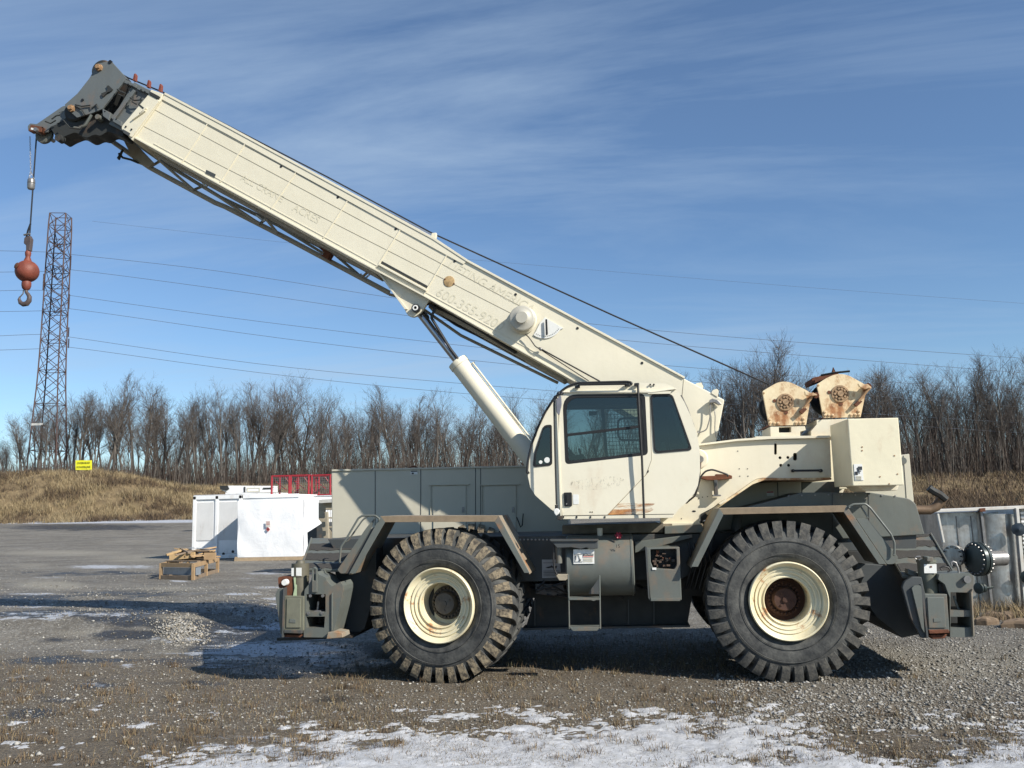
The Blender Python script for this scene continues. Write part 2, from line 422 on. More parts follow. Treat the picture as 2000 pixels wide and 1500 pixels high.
grass_m = sstep(PY, 1225, 1330)*(dep > 2)*(dep < 16)
grass_m = np.where(PX > 1560, grass_m*(.45+.5*sstep(PY, 1330, 1420)), grass_m)
grass_m = np.maximum(grass_m, blobs([(620, 1330, 200, 26, 1), (1030, 1290, 90, 20, .6)]))
field = np.maximum(sstep(dep, 86, 89), sstep(dep+4*fbm(X1*.2, Y1*.2, 3, 5), 28, 33)*sstep(PX, 1500, 1640))
put_attr(gme, 'wet', wet); put_attr(gme, 'ice', ice); put_attr(gme, 'pale', pale); put_attr(gme, 'grass', grass_m); put_attr(gme, 'field', field)
ground = bpy.data.objects.new('ground', gme); COL.objects.link(ground)
tag(ground, 'grey gravel yard with wet patches, old ice and sparse dry grass', kind='structure')
s = NT('gravel_ground'); co = s.coord(which='Object')
n_big = s.noise(.35, 5, .55, co); n_mid = s.noise(2.2, 8, .65, co); n_fine = s.noise(22, 8, .75, co); n_grit = s.noise(75, 4, .8, co)
vo = s.n('ShaderNodeTexVoronoi'); vo.inputs['Scale'].default_value = 34; s.l(co, vo.inputs[0])
strk = s.ramp(s.noise(.42, 7, .62, s.coord((.55, 1.7, 1), (0, 0, PSI))), .36, .66)
base = s.mix(s.ramp(n_mid, .35, .68), s.mix(strk, (.112, .10, .082), (.20, .18, .148)), s.mix(strk, (.18, .168, .145), (.31, .29, .245)))
base = s.mix(s.ramp(n_fine, .42, .62, 0, .75), base, (.08, .072, .06))
base = s.mix(s.ramp(n_grit, .60, .70, 0, .7), base, (.38, .365, .335))
sep = s.n('ShaderNodeSeparateColor'); s.l(vo.outputs['Color'], sep.inputs[0])
base = s.mix(s.ramp(sep.outputs[0], .82, .92, 0, .55), base, (.38, .365, .33))
pal = s.ramp(s.math('ADD', s.attr('pale'), s.math('MULTIPLY', s.math('SUBTRACT', n_fine, .5), .9)), .35, .75, 0, .8)
base = s.mix(pal, base, s.mix(s.ramp(n_grit, .4, .6), (.40, .37, .30), (.2, .185, .15)))
gm = s.ramp(s.math('ADD', s.attr('grass'), s.math('MULTIPLY', s.math('SUBTRACT', n_mid, .5), 1.6)), .35, .8)
gcol = s.mix(s.ramp(n_fine, .38, .64), (.175, .138, .092), (.075, .06, .043))
base = s.mix(s.math('MULTIPLY', gm, .75), base, gcol)
fcol = s.mix(s.ramp(s.noise(.8, 7, .7, s.coord((1, 1, 1))), .35, .65), (.25, .185, .10), (.11, .08, .045))
base = s.mix(s.attr('field'), base, fcol)
streaky = s.noise(.8, 7, .62, s.coord((1.0, 1.9, 1), (0, 0, PSI)))
wm_ = s.ramp(s.math('ADD', s.attr('wet'), s.math('MULTIPLY', s.math('SUBTRACT', streaky, .5), 1.7)), .30, .52)
base = s.mix(s.math('MULTIPLY', wm_, .82), base, (.022, .021, .021))
im = s.ramp(s.math('ADD', s.attr('ice'), s.math('ADD', s.math('MULTIPLY', s.math('SUBTRACT', s.noise(3.2, 9, .7, s.coord((1.0, 2.1, 1), (0, 0, PSI))), .5), 1.9), s.math('MULTIPLY', s.math('SUBTRACT', n_fine, .5), .55))), .52, .72)
base = s.mix(im, base, s.mix(s.ramp(n_fine, .35, .6), (.56, .58, .62), (.34, .36, .39)))
s.bump(s.math('ADD', s.math('ADD', s.math('MULTIPLY', n_fine, .9), s.math('MULTIPLY', n_grit, .35)), s.math('MULTIPLY', vo.outputs['Distance'], -.5)), .9, .03)
damp = s.ramp(s.noise(1.1, 5, .6, co), .5, .7, .92, .6)
s.done(base, s.math('SUBTRACT', damp, s.math('MULTIPLY', wm_, .5)), 0, .35)
gme.materials.append(s.m)

# ------------------------------------------------------------------ snow patch in front
sx_ = np.arange(-6.5, 6.5, .032); sy_ = np.arange(-D+4.9, -D+8.4, .03)
SX, SY = np.meshgrid(sx_, sy_); sxr, syr = SX.ravel(), SY.ravel()
spx, spy = to_px(sxr, syr, 0*sxr)
edge_y = np.interp(spx, [0, 200, 330, 460, 600, 700, 800, 1000, 1250, 1400, 1560, 1640, 1900, 2000], [1560, 1525, 1498, 1458, 1438, 1433, 1423, 1419, 1414, 1420, 1425, 1469, 1457, 1427])
bias = np.clip((spy-edge_y)/42, -1.2, 1.0)
pat = fbm(sxr*2.6, syr*3.4, 5, 21)-.5; finep = fbm(sxr*13, syr*16, 3, 33)-.5
sn = bias*.46 + pat*1.9 + finep*1.5 + (fbm(sxr*38, syr*44, 2, 77)-.5)*.7 - .10
hole = blobs  # bare islands right of the patch
isl = np.zeros_like(spx)
for (a, b, w, h, k) in ((1740, 1462, 90, 18, 1.0), (1800, 1450, 120, 12, .7), (560, 1475, 70, 12, .7), (1380, 1432, 60, 8, .5), (720, 1450, 60, 10, .4), (1950, 1455, 60, 10, .4)):
    isl = np.maximum(isl, k*np.exp(-(((spx-a)/w)**2+((spy-b)/h)**2)))
sn = sn-isl*.9
SZ = H(sxr, syr) + np.clip(sn, -.3, .30)*.040 + .004 + .006*(fbm(sxr*5, syr*5, 3, 44)-.5)
sme = grid_mesh('snow', SX, SY, SZ.reshape(SX.shape))
s = NT('snow_crust'); nn = s.noise(30, 6, .7); s.bump(s.math('ADD', nn, s.noise(7, 5)), .5, .02)
sme.materials.append(s.done(s.mix(s.ramp(s.noise(9, 7, .7), .35, .68), (.56, .57, .59), (.36, .36, .355)), .6))
snow = bpy.data.objects.new('snow', sme); COL.objects.link(snow)
tag(snow, 'thin crust of old snow with grass poking through', kind='stuff')

# ------------------------------------------------------------------ loose stuff on the ground
rg = np.random.default_rng(5)
def cloud_mesh(name, V, Fc, mats, label, mi=None):
    me = bpy.data.meshes.new(name); k = Fc.shape[1]
    me.vertices.add(len(V)); me.vertices.foreach_set('co', V.astype(np.float32).ravel())
    me.loops.add(Fc.size); me.loops.foreach_set('vertex_index', Fc.astype(np.int32).ravel())
    me.polygons.add(len(Fc)); me.polygons.foreach_set('loop_start', np.arange(0, Fc.size, k))
    for m in mats: me.materials.append(m)
    if mi is not None: me.polygons.foreach_set('material_index', mi.astype(np.int32))
    me.update(calc_edges=True)
    o = bpy.data.objects.new(name, me); COL.objects.link(o); tag(o, label, kind='stuff'); return o
def near_points(n, pymin, pymax, seed, pw=1.0, x0=-60, x1=2060):
    q = np.random.default_rng(seed); px = q.uniform(x0, x1, n); t = q.uniform(0, 1, n)**pw; py = pymin+(pymax-pymin)*t
    d = np.stack([f_.x+r_.x*(px-1000)/F+u_.x*(750-py)/F, f_.y+r_.y*(px-1000)/F+u_.y*(750-py)/F, f_.z+r_.z*(px-1000)/F+u_.z*(750-py)/F], 1)
    k = -CH/d[:, 2]; return CAM.x+d[:, 0]*k, CAM.y+d[:, 1]*k, px, py
def stones(name, x, y, size, mats, label, seed):
    q = np.random.default_rng(seed); n = len(x)
    ico = np.array([[0, 0, 1], [.9, 0, .15], [.28, .85, .1], [-.72, .53, .2], [-.72, -.53, .05], [.28, -.85, .15], [0, 0, -.6]])
    fc = np.array([[0, 1, 2], [0, 2, 3], [0, 3, 4], [0, 4, 5], [0, 5, 1], [6, 2, 1], [6, 3, 2], [6, 4, 3], [6, 5, 4], [6, 1, 5]])
    B = ico[None]*(1+q.uniform(-.3, .3, (n, 7, 3))); a = q.uniform(0, 6.28, n); ca, sa = np.cos(a)[:, None], np.sin(a)[:, None]
    s_ = size[:, None]; bx = (B[:, :, 0]*ca-B[:, :, 1]*sa*.75)*s_; by = (B[:, :, 0]*sa+B[:, :, 1]*ca*.75)*s_; bz = B[:, :, 2]*s_*.55
    V = np.stack([bx+x[:, None], by+y[:, None], bz+(H(x, y)+size*.12)[:, None]], -1).reshape(-1, 3)
    Fc = (fc[None]+(np.arange(n)*7)[:, None, None]).reshape(-1, 3)
    mi = np.repeat(q.choice(len(mats), n, p=[.5, .3, .2][:len(mats)] if len(mats) == 3 else None), 10)
    return cloud_mesh(name, V, Fc, mats, label, mi)
g1 = plain('gravel_grey', (.30, .285, .25), .9, var=.45, sc=2); g2 = plain('gravel_brown', (.18, .16, .13), .9, var=.4, sc=2); g3 = plain('gravel_pale', (.42, .405, .37), .85, var=.3, sc=2)
x, y, px, py = near_points(74000, 1222, 1500, 11, 1.0)
k = rg.uniform(size=len(x)) < np.where(px > 1400, 1.0, np.where(py < 1300, .5, .36)); k &= ~((py > 1425) & (rg.uniform(size=len(x)) < .8))
x, y, px = x[k], y[k], px[k]
stones('gravel_stones', x, y, (rg.lognormal(-4.72, .45, len(x))*np.where(px > 1400, 1.25, 1)).clip(.003, .034), [g1, g2, g3], 'small loose grey and tan stones scattered over the yard', 3)
x, y, px, py = near_points(26000, 1075, 1240, 14, 1.3); k = (px < 720) & (fbm(x*.6, y*.9, 3, 15) > .42); x, y, px = x[k], y[k], px[k]
stones('far_gravel_stones', x, y, rg.lognormal(-4.25, .4, len(x)).clip(.006, .035), [g1, g2, g3], 'scattered pale gravel farther across the yard', 6)
x, y, px, py = near_points(14000, 1225, 1268, 16, 1.0, 290, 420); k = rg.uniform(size=len(px)) < .42*np.exp(-(((px-352)/38)**2+((py-1248)/9)**2)); 
stones('gravel_heap', x[k], y[k], rg.lognormal(-4.05, .35, int(k.sum())).clip(.008, .035), [g1, g3, plain('gravel_tan', (.38, .33, .25), .9, var=.3, sc=2)], 'low heap of pale tan gravel on the wet yard', 8)
x, y, px, py = near_points(160, 1235, 1480, 12, 1)
stones('pale_stones', x, y, rg.lognormal(-3.9, .35, len(x)).clip(.01, .04), [g3, plain('gravel_white', (.6, .58, .52), .8, var=.2)], 'scattered larger pale stones', 4)
def blades(name, x, y, h, w, mats, label, seed, lean=.6, zoff=0., pick=None):
    q = np.random.default_rng(seed); n = len(x); a = q.uniform(0, 6.28, n); l = q.uniform(.1, lean, n)*h; b = q.uniform(0, 6.28, n)
    z = H(x, y)+zoff; dx, dy = np.cos(b)*l, np.sin(b)*l; wx, wy = np.cos(a)*w, np.sin(a)*w
    v0 = np.stack([x-wx, y-wy, z-.01], -1); v1 = np.stack([x+wx, y+wy, z-.01], -1)
    v2 = np.stack([x+dx*.35+wx*.7, y+dy*.35+wy*.7, z+h*.55], -1); v3 = np.stack([x+dx*.35-wx*.7, y+dy*.35-wy*.7, z+h*.55], -1)
    v4 = np.stack([x+dx, y+dy, z+h], -1)
    V = np.stack([v0, v1, v2, v3, v4], 1).reshape(-1, 3); o = (np.arange(n)*5)[:, None]
    Fc = np.concatenate([np.array([[0, 1, 2]])+o, np.array([[0, 2, 3]])+o, np.array([[3, 2, 4]])+o])
    mi = np.tile(q.choice(len(mats), n) if pick is None else pick, 3)
    return cloud_mesh(name, V, Fc, mats, label, mi)
b1 = plain('dead_grass_straw', (.33, .25, .135), .9, var=.45, sc=1.5); b2 = plain('dead_grass_brown', (.17, .115, .065), .9, var=.4, sc=1.5); b3 = plain('dead_grass_olive', (.16, .14, .07), .9, var=.4, sc=1.5); b4 = plain('dead_grass_dark', (.07, .05, .035), .9, var=.4, sc=1.5)
# even thin cover plus tufts
x, y, px, py = near_points(60000, 1255, 1500, 21, .95)
dens = fbm(x*1.4, y*1.4, 4, 61); keep = rg.uniform(size=len(x)) < np.clip((dens-.40)*3.2, .03, 1)*np.where((px > 1560) & (py < 1420), .35, 1)*np.where(py < 1300, .6, 1)*np.where(px < 520, .75, 1)
x, y, py = x[keep], y[keep], py[keep]
h = rg.uniform(.015, .055, len(x)); h = np.where(py > 1420, h*.8, h)
blades('dry_grass', x, y, h, np.full(len(x), .0022), [b1, b2, b3, b4, b2], 'short sparse dead grass over gravel and snow', 31, 1.4)
tx, ty, tpx, tpy = near_points(420, 1290, 1500, 22, 1)
keep = rg.uniform(size=420) < np.where((tpx > 1500) & (tpy < 1400), .3, .8); tx, ty = tx[keep], ty[keep]
n = 26; x = np.repeat(tx, n)+rg.normal(0, .035, len(tx)*n); y = np.repeat(ty, n)+rg.normal(0, .03, len(tx)*n)
blades('grass_tufts', x, y, rg.uniform(.03, .085, len(x)), np.full(len(x), .0024), [b1, b2, b2, b4], 'small tufts of dead orange brown grass', 32, 1.1)
x, y, px, py = near_points(2600, 1240, 1310, 24, 1, 980, 1420); keep = rg.uniform(size=len(x)) < .8; x, y = x[keep], y[keep]
blades('grass_fringe', x, y, rg.uniform(.03, .10, len(x)), np.full(len(x), .0022), [b1, b3, b2], 'thin grass at the edge of the shade under the crane', 33, .8)
x, y, px, py = near_points(900, 1188, 1215, 25, 1, 1890, 2060)
blades('straw_fringe', x, y, rg.uniform(.08, .28, len(x)), np.full(len(x), .004), [b1, b2, b1], 'dry straw at the foot of the steel vessel', 37, 1.0)
# tall grass on the bank, left and right
def bank(n, p0, p1, d0, d1, seed):
    q = np.random.default_rng(seed); px = q.uniform(p0, p1, n); dp = d0+(d1-d0)*q.uniform(0, 1, n)
    return CAM.x-math.sin(PSI)*dp+r0.x*(px-1000)/F*dp*1.01, CAM.y+math.cos(PSI)*dp+r0.y*(px-1000)/F*dp*1.01
x1_, y1_ = bank(60000, -60, 640, 86.5, 103, 41)
x2_, y2_ = bank(34000, 1740, 2060, 34, 104, 42)
x3_, y3_ = bank(36000, 640, 1740, 87, 103, 43); x4_, y4_ = bank(14000, 2060, 2500, 40, 104, 44); x5_, y5_ = bank(14000, -500, -60, 86.5, 103, 45)
x, y = np.concatenate([x1_, x2_, x3_, x4_, x5_]), np.concatenate([y1_, y2_, y3_, y4_, y5_])
cl_ = fbm(x*.8, y*.8, 4, 71); kp = rg.uniform(size=len(x)) < np.clip((cl_-.30)*4, .1, 1); x, y, cl_ = x[kp], y[kp], cl_[kp]
blades('tall_bank_grass', x, y, .12+cl_*rg.uniform(.2, 1.25, len(x)), rg.uniform(.010, .028, len(x)), [b1, b1, plain('bank_grass_pale', (.40, .32, .19), .9, var=.4, sc=.6), b2, b4], 'tall straw coloured grass covering the earth bank', 34, 1.0, 0., np.where(fbm(x*.22+3, y*.45, 4, 88)+rg.uniform(-.12, .12, len(x)) < np.where((x > 8) & (planar(x, y)[0] < 93), .66, .47), rg.choice([3, 4], len(x)), rg.choice([0, 1, 2], len(x))))

# ------------------------------------------------------------------ bare trees
s = NT('bark'); n = s.noise(3, 6, .65, s.coord((1, 1, .35)))
M['bark'] = s.done(s.mix(s.ramp(n, .35, .65), (.155, .137, .118), (.066, .058, .050)), .9)
s = NT('twig_bark'); n = s.noise(.5, 4)
M['twig'] = s.done(s.mix(s.ramp(n, .4, .62), (.115, .098, .085), (.062, .053, .047)), .9)
M['brush'] = plain('brush_stems', (.085, .056, .043), .9, var=.5, sc=.4)
def tree_meshes(seed, Ht, spread, forks, low):
    q = random.Random(seed); tr = MB(); cr = MB()
    def grow(p, d, L, r, lev, mb):
        k = (7, 5, 4, 3, 2)[lev]; path = [p]; rs = [r]; dirs = [d]
        for i in range(k):
            d = (d + Vector((q.gauss(0, 1), q.gauss(0, 1), q.gauss(0, .5)))*(.05, .15, .2, .22, .2)[lev] + Vector((0, 0, (.02, .12, .10, .06, .03)[lev]))).normalized()
            p = p + d*L/k; path.append(p); rs.append(max(r*(1-(.72 if lev else .66)*(i+1)/k), .0065)); dirs.append(d)
        mb.tube(path, r, (6, 5, 4, 3, 3)[lev], cap=False, rs=rs)
        if lev >= 4: return
        nb = (forks, q.randint(5, 7), q.randint(4, 6), q.randint(3, 5))[lev]
        for j in range(nb):
            t = (low+(1-low)*(j+q.random())/nb) if lev == 0 else q.uniform(.22, 1.0)
            if j == nb-1: t = 1.0
            i = min(int(t*k), k-1); b = path[i].lerp(path[i+1], t*k-i); dd = dirs[min(i+1, k)]
            side = Vector((q.gauss(0, 1), q.gauss(0, 1), q.gauss(0, .4))); side = (side - dd*side.dot(dd)).normalized()
            a = (q.uniform(.3, .75)*spread*(1.15-.5*t) if lev == 0 else q.uniform(.3, .85)) * (.5 if j == nb-1 else 1)
            nd = (dd*math.cos(a)+side*math.sin(a)).normalized()
            LL = Ht*q.uniform(.22, .36)*(1.2-.45*t) if lev == 0 else L*q.uniform(.42, .66)
            rr = max(r*(1-.6*t)*(.55 if lev == 0 else .6), (.05, .027, .012, .0075)[lev])
            grow(b, nd, LL, rr, lev+1, tr if lev < 1 else cr)
    grow(Vector((0, 0, -.6)), Vector((q.uniform(-.05, .05), q.uniform(-.05, .05), 1)).normalized(), Ht*.80, Ht*.015+.03, 0, tr)
    zt = max(v[2] for v in tr.v+cr.v)
    return tr, cr, zt
protos = []
for i in range(9):
    tr, cr, zt = tree_meshes(100+i, 15, (.85, 1.1, .6, 1.25, .9, .5, 1.0, 1.3, .75)[i], (10, 9, 11, 9, 12, 8, 11, 8, 9)[i], (.35, .3, .5, .4, .25, .6, .45, .35, .3)[i])
    e = empty('bare_tree', (0, -200, 0)); a = tr.build('trunk', M['bark'], None, wloc=(0, 0, 0), recalc=False, smooth=60); b = cr.build('crown', M['twig'], None, wloc=(0, 0, 0), recalc=False, smooth=60)
    a.parent = e; b.parent = e
    protos.append((e, zt))
SKX = [0, 20, 60, 110, 150, 200, 240, 265, 290, 330, 370, 420, 470, 510, 560, 590, 620, 680, 740, 790, 830, 870, 920, 970, 1030, 1300, 1340, 1380, 1430, 1465, 1500, 1540, 1580, 1620, 1660, 1700, 1740, 1780, 1830, 1870, 1920, 1960, 2000, 2060]
SKY_ = [862, 850, 800, 770, 755, 770, 722, 722, 726, 735, 765, 762, 745, 730, 712, 716, 745, 770, 750, 745, 780, 762, 768, 765, 755, 740, 722, 715, 700, 668, 665, 680, 720, 735, 728, 712, 702, 695, 720, 700, 692, 690, 688, 680]
used = set(); q = random.Random(3); ntree = 0
WHERE = ((-200, 62, 'bare tree at the thin end of the wood', 'small trees at the thin end of the wood'),
         (62, 215, 'bare tree behind pylon and sign', 'bare trees behind the pylon'),
         (215, 345, 'bare tree in the clump past the sign', 'bare trees in the tall clump past the sign'),
         (345, 530, 'bare tree behind the end of the bank', 'bare trees behind the end of the bank'),
         (530, 660, 'bare tree behind the red cages', 'bare trees behind the red cages'),
         (660, 1110, 'bare tree above the grey hood', 'bare trees above the grey hood'),
         (1110, 1420, 'bare tree behind the cab', 'bare trees behind the cab'),
         (1420, 1600, 'bare tree behind the first winch', 'bare trees above the winches'),
         (1600, 1775, 'bare tree behind the counterweight box', 'bare trees behind the counterweight box'),
         (1775, 3000, 'bare tree beyond the steel vessels', 'bare trees beyond the steel vessels'))
FORM = ('even', 'loose', 'narrow', 'wide', 'dense', 'slender', 'rounded', 'sprawling', 'bushy')
def plant(px, dp, frac, row, py_top=None):
    global ntree
    w = W(px, dp); z = Hs(w.x, w.y)
    ytop = py_top if py_top else np.interp(px, SKX, SKY_)+q.uniform(-24, 16)-(12 if px < 640 else 0)
    hor = 990-RO*(px-1000)
    zt = CH+(hor-ytop)*dp*1.0/F*(1.0)
    # height above the bank needed to reach the skyline
    hgt = max((zt-z)*frac, 4.0)
    i = q.randrange(9); pr, pz = protos[i]
    if i not in used: e = pr; used.add(i)
    else: e = dupe(pr, None, (0, 0, 0))
    sc = hgt/pz; e.location = (w.x, w.y, z); e.rotation_euler = (0, 0, q.uniform(0, 6.28)); sxy = sc*q.uniform(.82, 1.12); e.scale = (sxy, sxy, sc)
    lab = next(t for t in WHERE if t[0] <= px < t[1])
    size = 'tall ' if hgt > 17.5 else ('middling ' if hgt > 13 else 'short ')
    rowt = ('in the front row', 'in the second row', 'in the third row', 'at the back')[row]
    tag(e, size+FORM[i]+' '+lab[2]+' '+rowt, 'tree', lab[3]); ntree += 1
for row, (dp, n, fr) in enumerate(((107, 86, 1.0), (112, 80, .95), (119, 72, .88), (128, 62, .82))):
    for i in range(n):
        px = -40+2110*(i+q.uniform(.1, .9))/n
        if px < 60 and q.random() < .2: continue
        if 1060 < px < 1300 and row > 0: continue
        plant(px, dp+q.uniform(-2.5, 2.5), fr*q.choice((1, 1, .93, .82, .62)), row)
for i in range(9):
    if i not in used: bpy.data.objects.remove(protos[i][0])
# thin brushwood at the feet of the trees
n = 70000; pxs = rg.uniform(-60, 2060, n); dp = rg.uniform(101, 124, n)
x = CAM.x-math.sin(PSI)*dp+r0.x*(pxs-1000)/F*dp*1.01; y = CAM.y+math.cos(PSI)*dp+r0.y*(pxs-1000)/F*dp*1.01
hh = (.8+rg.power(.40, n)*5.4)*np.where(pxs > 1560, 1.6, np.where(pxs > 620, 1.25, np.where(pxs > 300, 1.1, .5))); kp = (pxs > 60) | (rg.uniform(size=n) < .4)
blades('brushwood', x[kp], y[kp], hh[kp], rg.uniform(.012, .035, n)[kp], [M['brush'], b4, M['twig'], M['bark']], 'tangled leafless undergrowth at the foot of the wood', 51, .3)
n = 900; pxs = rg.uniform(1790, 2040, n); dp = rg.uniform(86, 97, n)
x = CAM.x-math.sin(PSI)*dp+r0.x*(pxs-1000)/F*dp*1.01; y = CAM.y+math.cos(PSI)*dp+r0.y*(pxs-1000)/F*dp*1.01
blades('bramble_scrub', x, y, rg.uniform(.4, 1.5, n), rg.uniform(.015, .04, n), [M['brush'], b4, b2], 'dark reddish scrub in front of the wood', 52, .9)

# ------------------------------------------------------------------ lattice pylon
M['pylon'] = plain('weathered_brown_steel', (.085, .05, .045), .8, var=.45, sc=.6)
pyl = empty('transmission_tower', W(99, 108)); bz = Hs(pyl.location.x, pyl.location.y); pyl.location.z = bz; WL[pyl.name] = pyl.location.copy()
tag(pyl, 'tall rust brown lattice power pylon standing on the grassy bank', 'pylon')
def P3(px, py, dp):
    d = ray(px, py); return CAM + d*(dp/(d.x*-math.sin(PSI)+d.y*math.cos(PSI)))
def pzz(py, d=108): return P3(110, py, d).z
Zs = [pzz(a) for a in (925, 880, 832, 790, 757, 725, 695, 667, 640, 612, 585, 560, 530, 500, 472, 445, 421)]
wid = [2.35, 2.16, 1.98, 1.82, 1.68, 1.60, 1.55, 1.52, 1.50, 1.48, 1.46, 1.46, 1.44, 1.42, 1.40, 1.38, 1.3]
lean = [0, .03, .05, .1, .15, .2, .28, .36, .45, .55, .65, .74, .84, .95, 1.05, 1.15, 1.2]
ang0 = R(58)
def corner(i, k):
    a = ang0+k*math.pi/2; r = wid[i]*1.05
    return Vector((pyl.location.x+math.cos(a)*r+lean[i]*.12, pyl.location.y+math.sin(a)*r, Zs[i] if i else Hs(pyl.location.x, pyl.location.y)-.3))
for k in range(4):
    MB().tube([corner(i, k) for i in range(17)], .10, 4).build('leg', M['pylon'], pyl)
for i in range(16):
    for k in range(4):
        a, b = corner(i, k), corner(i, (k+1) % 4); c, d = corner(i+1, k), corner(i+1, (k+1) % 4)
        MB().tube([a, d], .042, 4).build('brace', M['pylon'], pyl); MB().tube([b, c], .042, 4).build('brace', M['pylon'], pyl)
        if i % 2 == 0 or i > 9: MB().tube([c, d], .045, 4).build('girt', M['pylon'], pyl)
# cross arms, seen nearly end on
for (py, side) in ((496, 1), (538, 1), (600, 1), (534, -1), (601, -1), (470, -1)):
    z = pzz(py); o = pyl.location; c = Vector((o.x+side*1.75+.1, o.y-1.0*side, z)); t = Vector((o.x+side*2.3+.1, o.y-3.2*side, z+.1))
    m = MB()
    for dz in (0, 1.2): m.tube([c+Vector((-side*1.2, 1.2*side, dz)), t], .05, 4); m.tube([c+Vector((-side*2.2, -.4*side, dz)), t], .05, 4)
    m.build('cross_arm', M['pylon'], pyl)
m = MB()
m.box((pyl.location.x-.6, pyl.location.y-2.6, pzz(834)), (pyl.location.x+.9, pyl.location.y-2.5, pzz(830))).build('number_plate', M['white'], pyl)
for (px, py0, py1) in ((138, 500, 527), (135, 575, 604), (85, 534, 566), (84, 601, 612), (134, 640, 659), (134, 662, 680)):
    p = P3(px, (py0+py1)/2, 106); m = MB(); a = pzz(py0, 106); b = pzz(py1, 106)
    m.lathe([(j*(a-b)/24, .10 if j % 2 else .04) for j in range(25)], (p.x, p.y, b), (0, 0, 1), 8)
    m.build('insulator', M['pylon'], pyl)
# wires: each one runs across the whole view past the pylon
M['wire'] = plain('aluminium_wire', (.22, .25, .30), .5, .5)
def P3(px, py, dp):
    d = ray(px, py); return CAM + d*(dp/ (d.x*-math.sin(PSI)+d.y*math.cos(PSI)))
wires = [('top conductor on the pylon, running down behind the boom', [(-40, 489), (85, 492), (140, 497), (430, 530), (790, 585), (1150, 632), (1500, 664), (1960, 697), (2060, 704)]),
         ('second conductor from the top of the pylon', [(-40, 532), (85, 530), (140, 527), (420, 563), (800, 617), (1200, 663), (1640, 700), (2060, 733)]),
         ('third conductor, meeting the pylon level with the hook', [(-40, 569), (85, 567), (137, 577), (500, 627), (960, 681), (1400, 722), (2060, 768)]),
         ('fourth conductor, just below the hook', [(-40, 609), (82, 607), (137, 603), (560, 662), (1000, 712), (1500, 757), (2060, 800)]),
         ('fifth conductor, at the lower arm of the pylon', [(-40, 658), (80, 653), (135, 658), (500, 710), (890, 748), (1500, 795), (2060, 830)]),
         ('lowest conductor on the pylon, grazing the treetops', [(-40, 685), (80, 681), (135, 678), (500, 727), (900, 768), (1500, 812), (2060, 850)]),
         ('faint upper wire of a farther line, crossing the boom', [(180, 432), (600, 478), (1000, 514), (1560, 560), (2060, 597)])]
for i, (lab, pts) in enumerate(wires):
    V3 = [P3(a, b, 105.5 if i < 6 else 150) for a, b in pts]; path = []
    for j in range(len(V3)-1):
        p0_, p1_, p2_, p3_ = V3[max(j-1, 0)], V3[j], V3[j+1], V3[min(j+2, len(V3)-1)]
        for t in (0, .2, .4, .6, .8):
            path.append(.5*((2*p1_)+(p2_-p0_)*t+(2*p0_-5*p1_+4*p2_-p3_)*t*t+(3*p1_-p0_-3*p2_+p3_)*t**3))
    path.append(V3[-1])
    o = MB().tube(path, .024 if i < 6 else .018, 4).build('power_line', M['wire'], None)
    tag(o, 'thin dark overhead wire, ' + lab, 'power line', 'overhead wires')

# ------------------------------------------------------------------ overhead powerline sign
sg = W(163, 98); zb = Hs(sg.x, sg.y)
sign = empty('warning_sign', (sg.x, sg.y, zb)); tag(sign, 'yellow OVERHEAD POWERLINE board on two wooden posts on top of the bank', 'sign')
ya = sg.y
M['yellow'] = plain('sign_yellow', (.85, .82, .03), .6, var=.06); M['ink'] = plain('sign_ink', (.02, .02, .02), .6)
m = MB().px([(147.5, 899), (179, 899), (179, 918), (147.5, 918)], ya, .05).build('board', M['yellow'], sign)
text('lettering', 'OVERHEAD', 163, 904.5, ya-.02, .30, 0, M['ink'], sign, .004); text('lettering', 'POWERLINE', 163, 912.5, ya-.02, .30, 0, M['ink'], sign, .004)
for a in (148.6, 177.6):
    MB().px([(a-.9, 899), (a+.9, 899), (a+1.0, 934), (a-.8, 934)], ya+.06, .1).build('post', plain('post_wood', (.5, .4, .25), .8), sign)

# ================================================================== the crane
cb = P(1200, 1335, 0); crane = empty('rough_terrain_crane', (cb.x, 1.5, 0))
tag(crane, 'cream and grey rough terrain crane with raised boom on four huge tyres', 'crane')
def pp(name, pts, Y, T, mat, parent=None, holes=(), bev=.006, label=None):
    return MB().px(pts, Y, T, holes).build(name, mat, parent or crane, bev, label)
def zoomed(pts, ox, oy, s): return [(ox+a/s, oy+b/s) for a, b in pts]

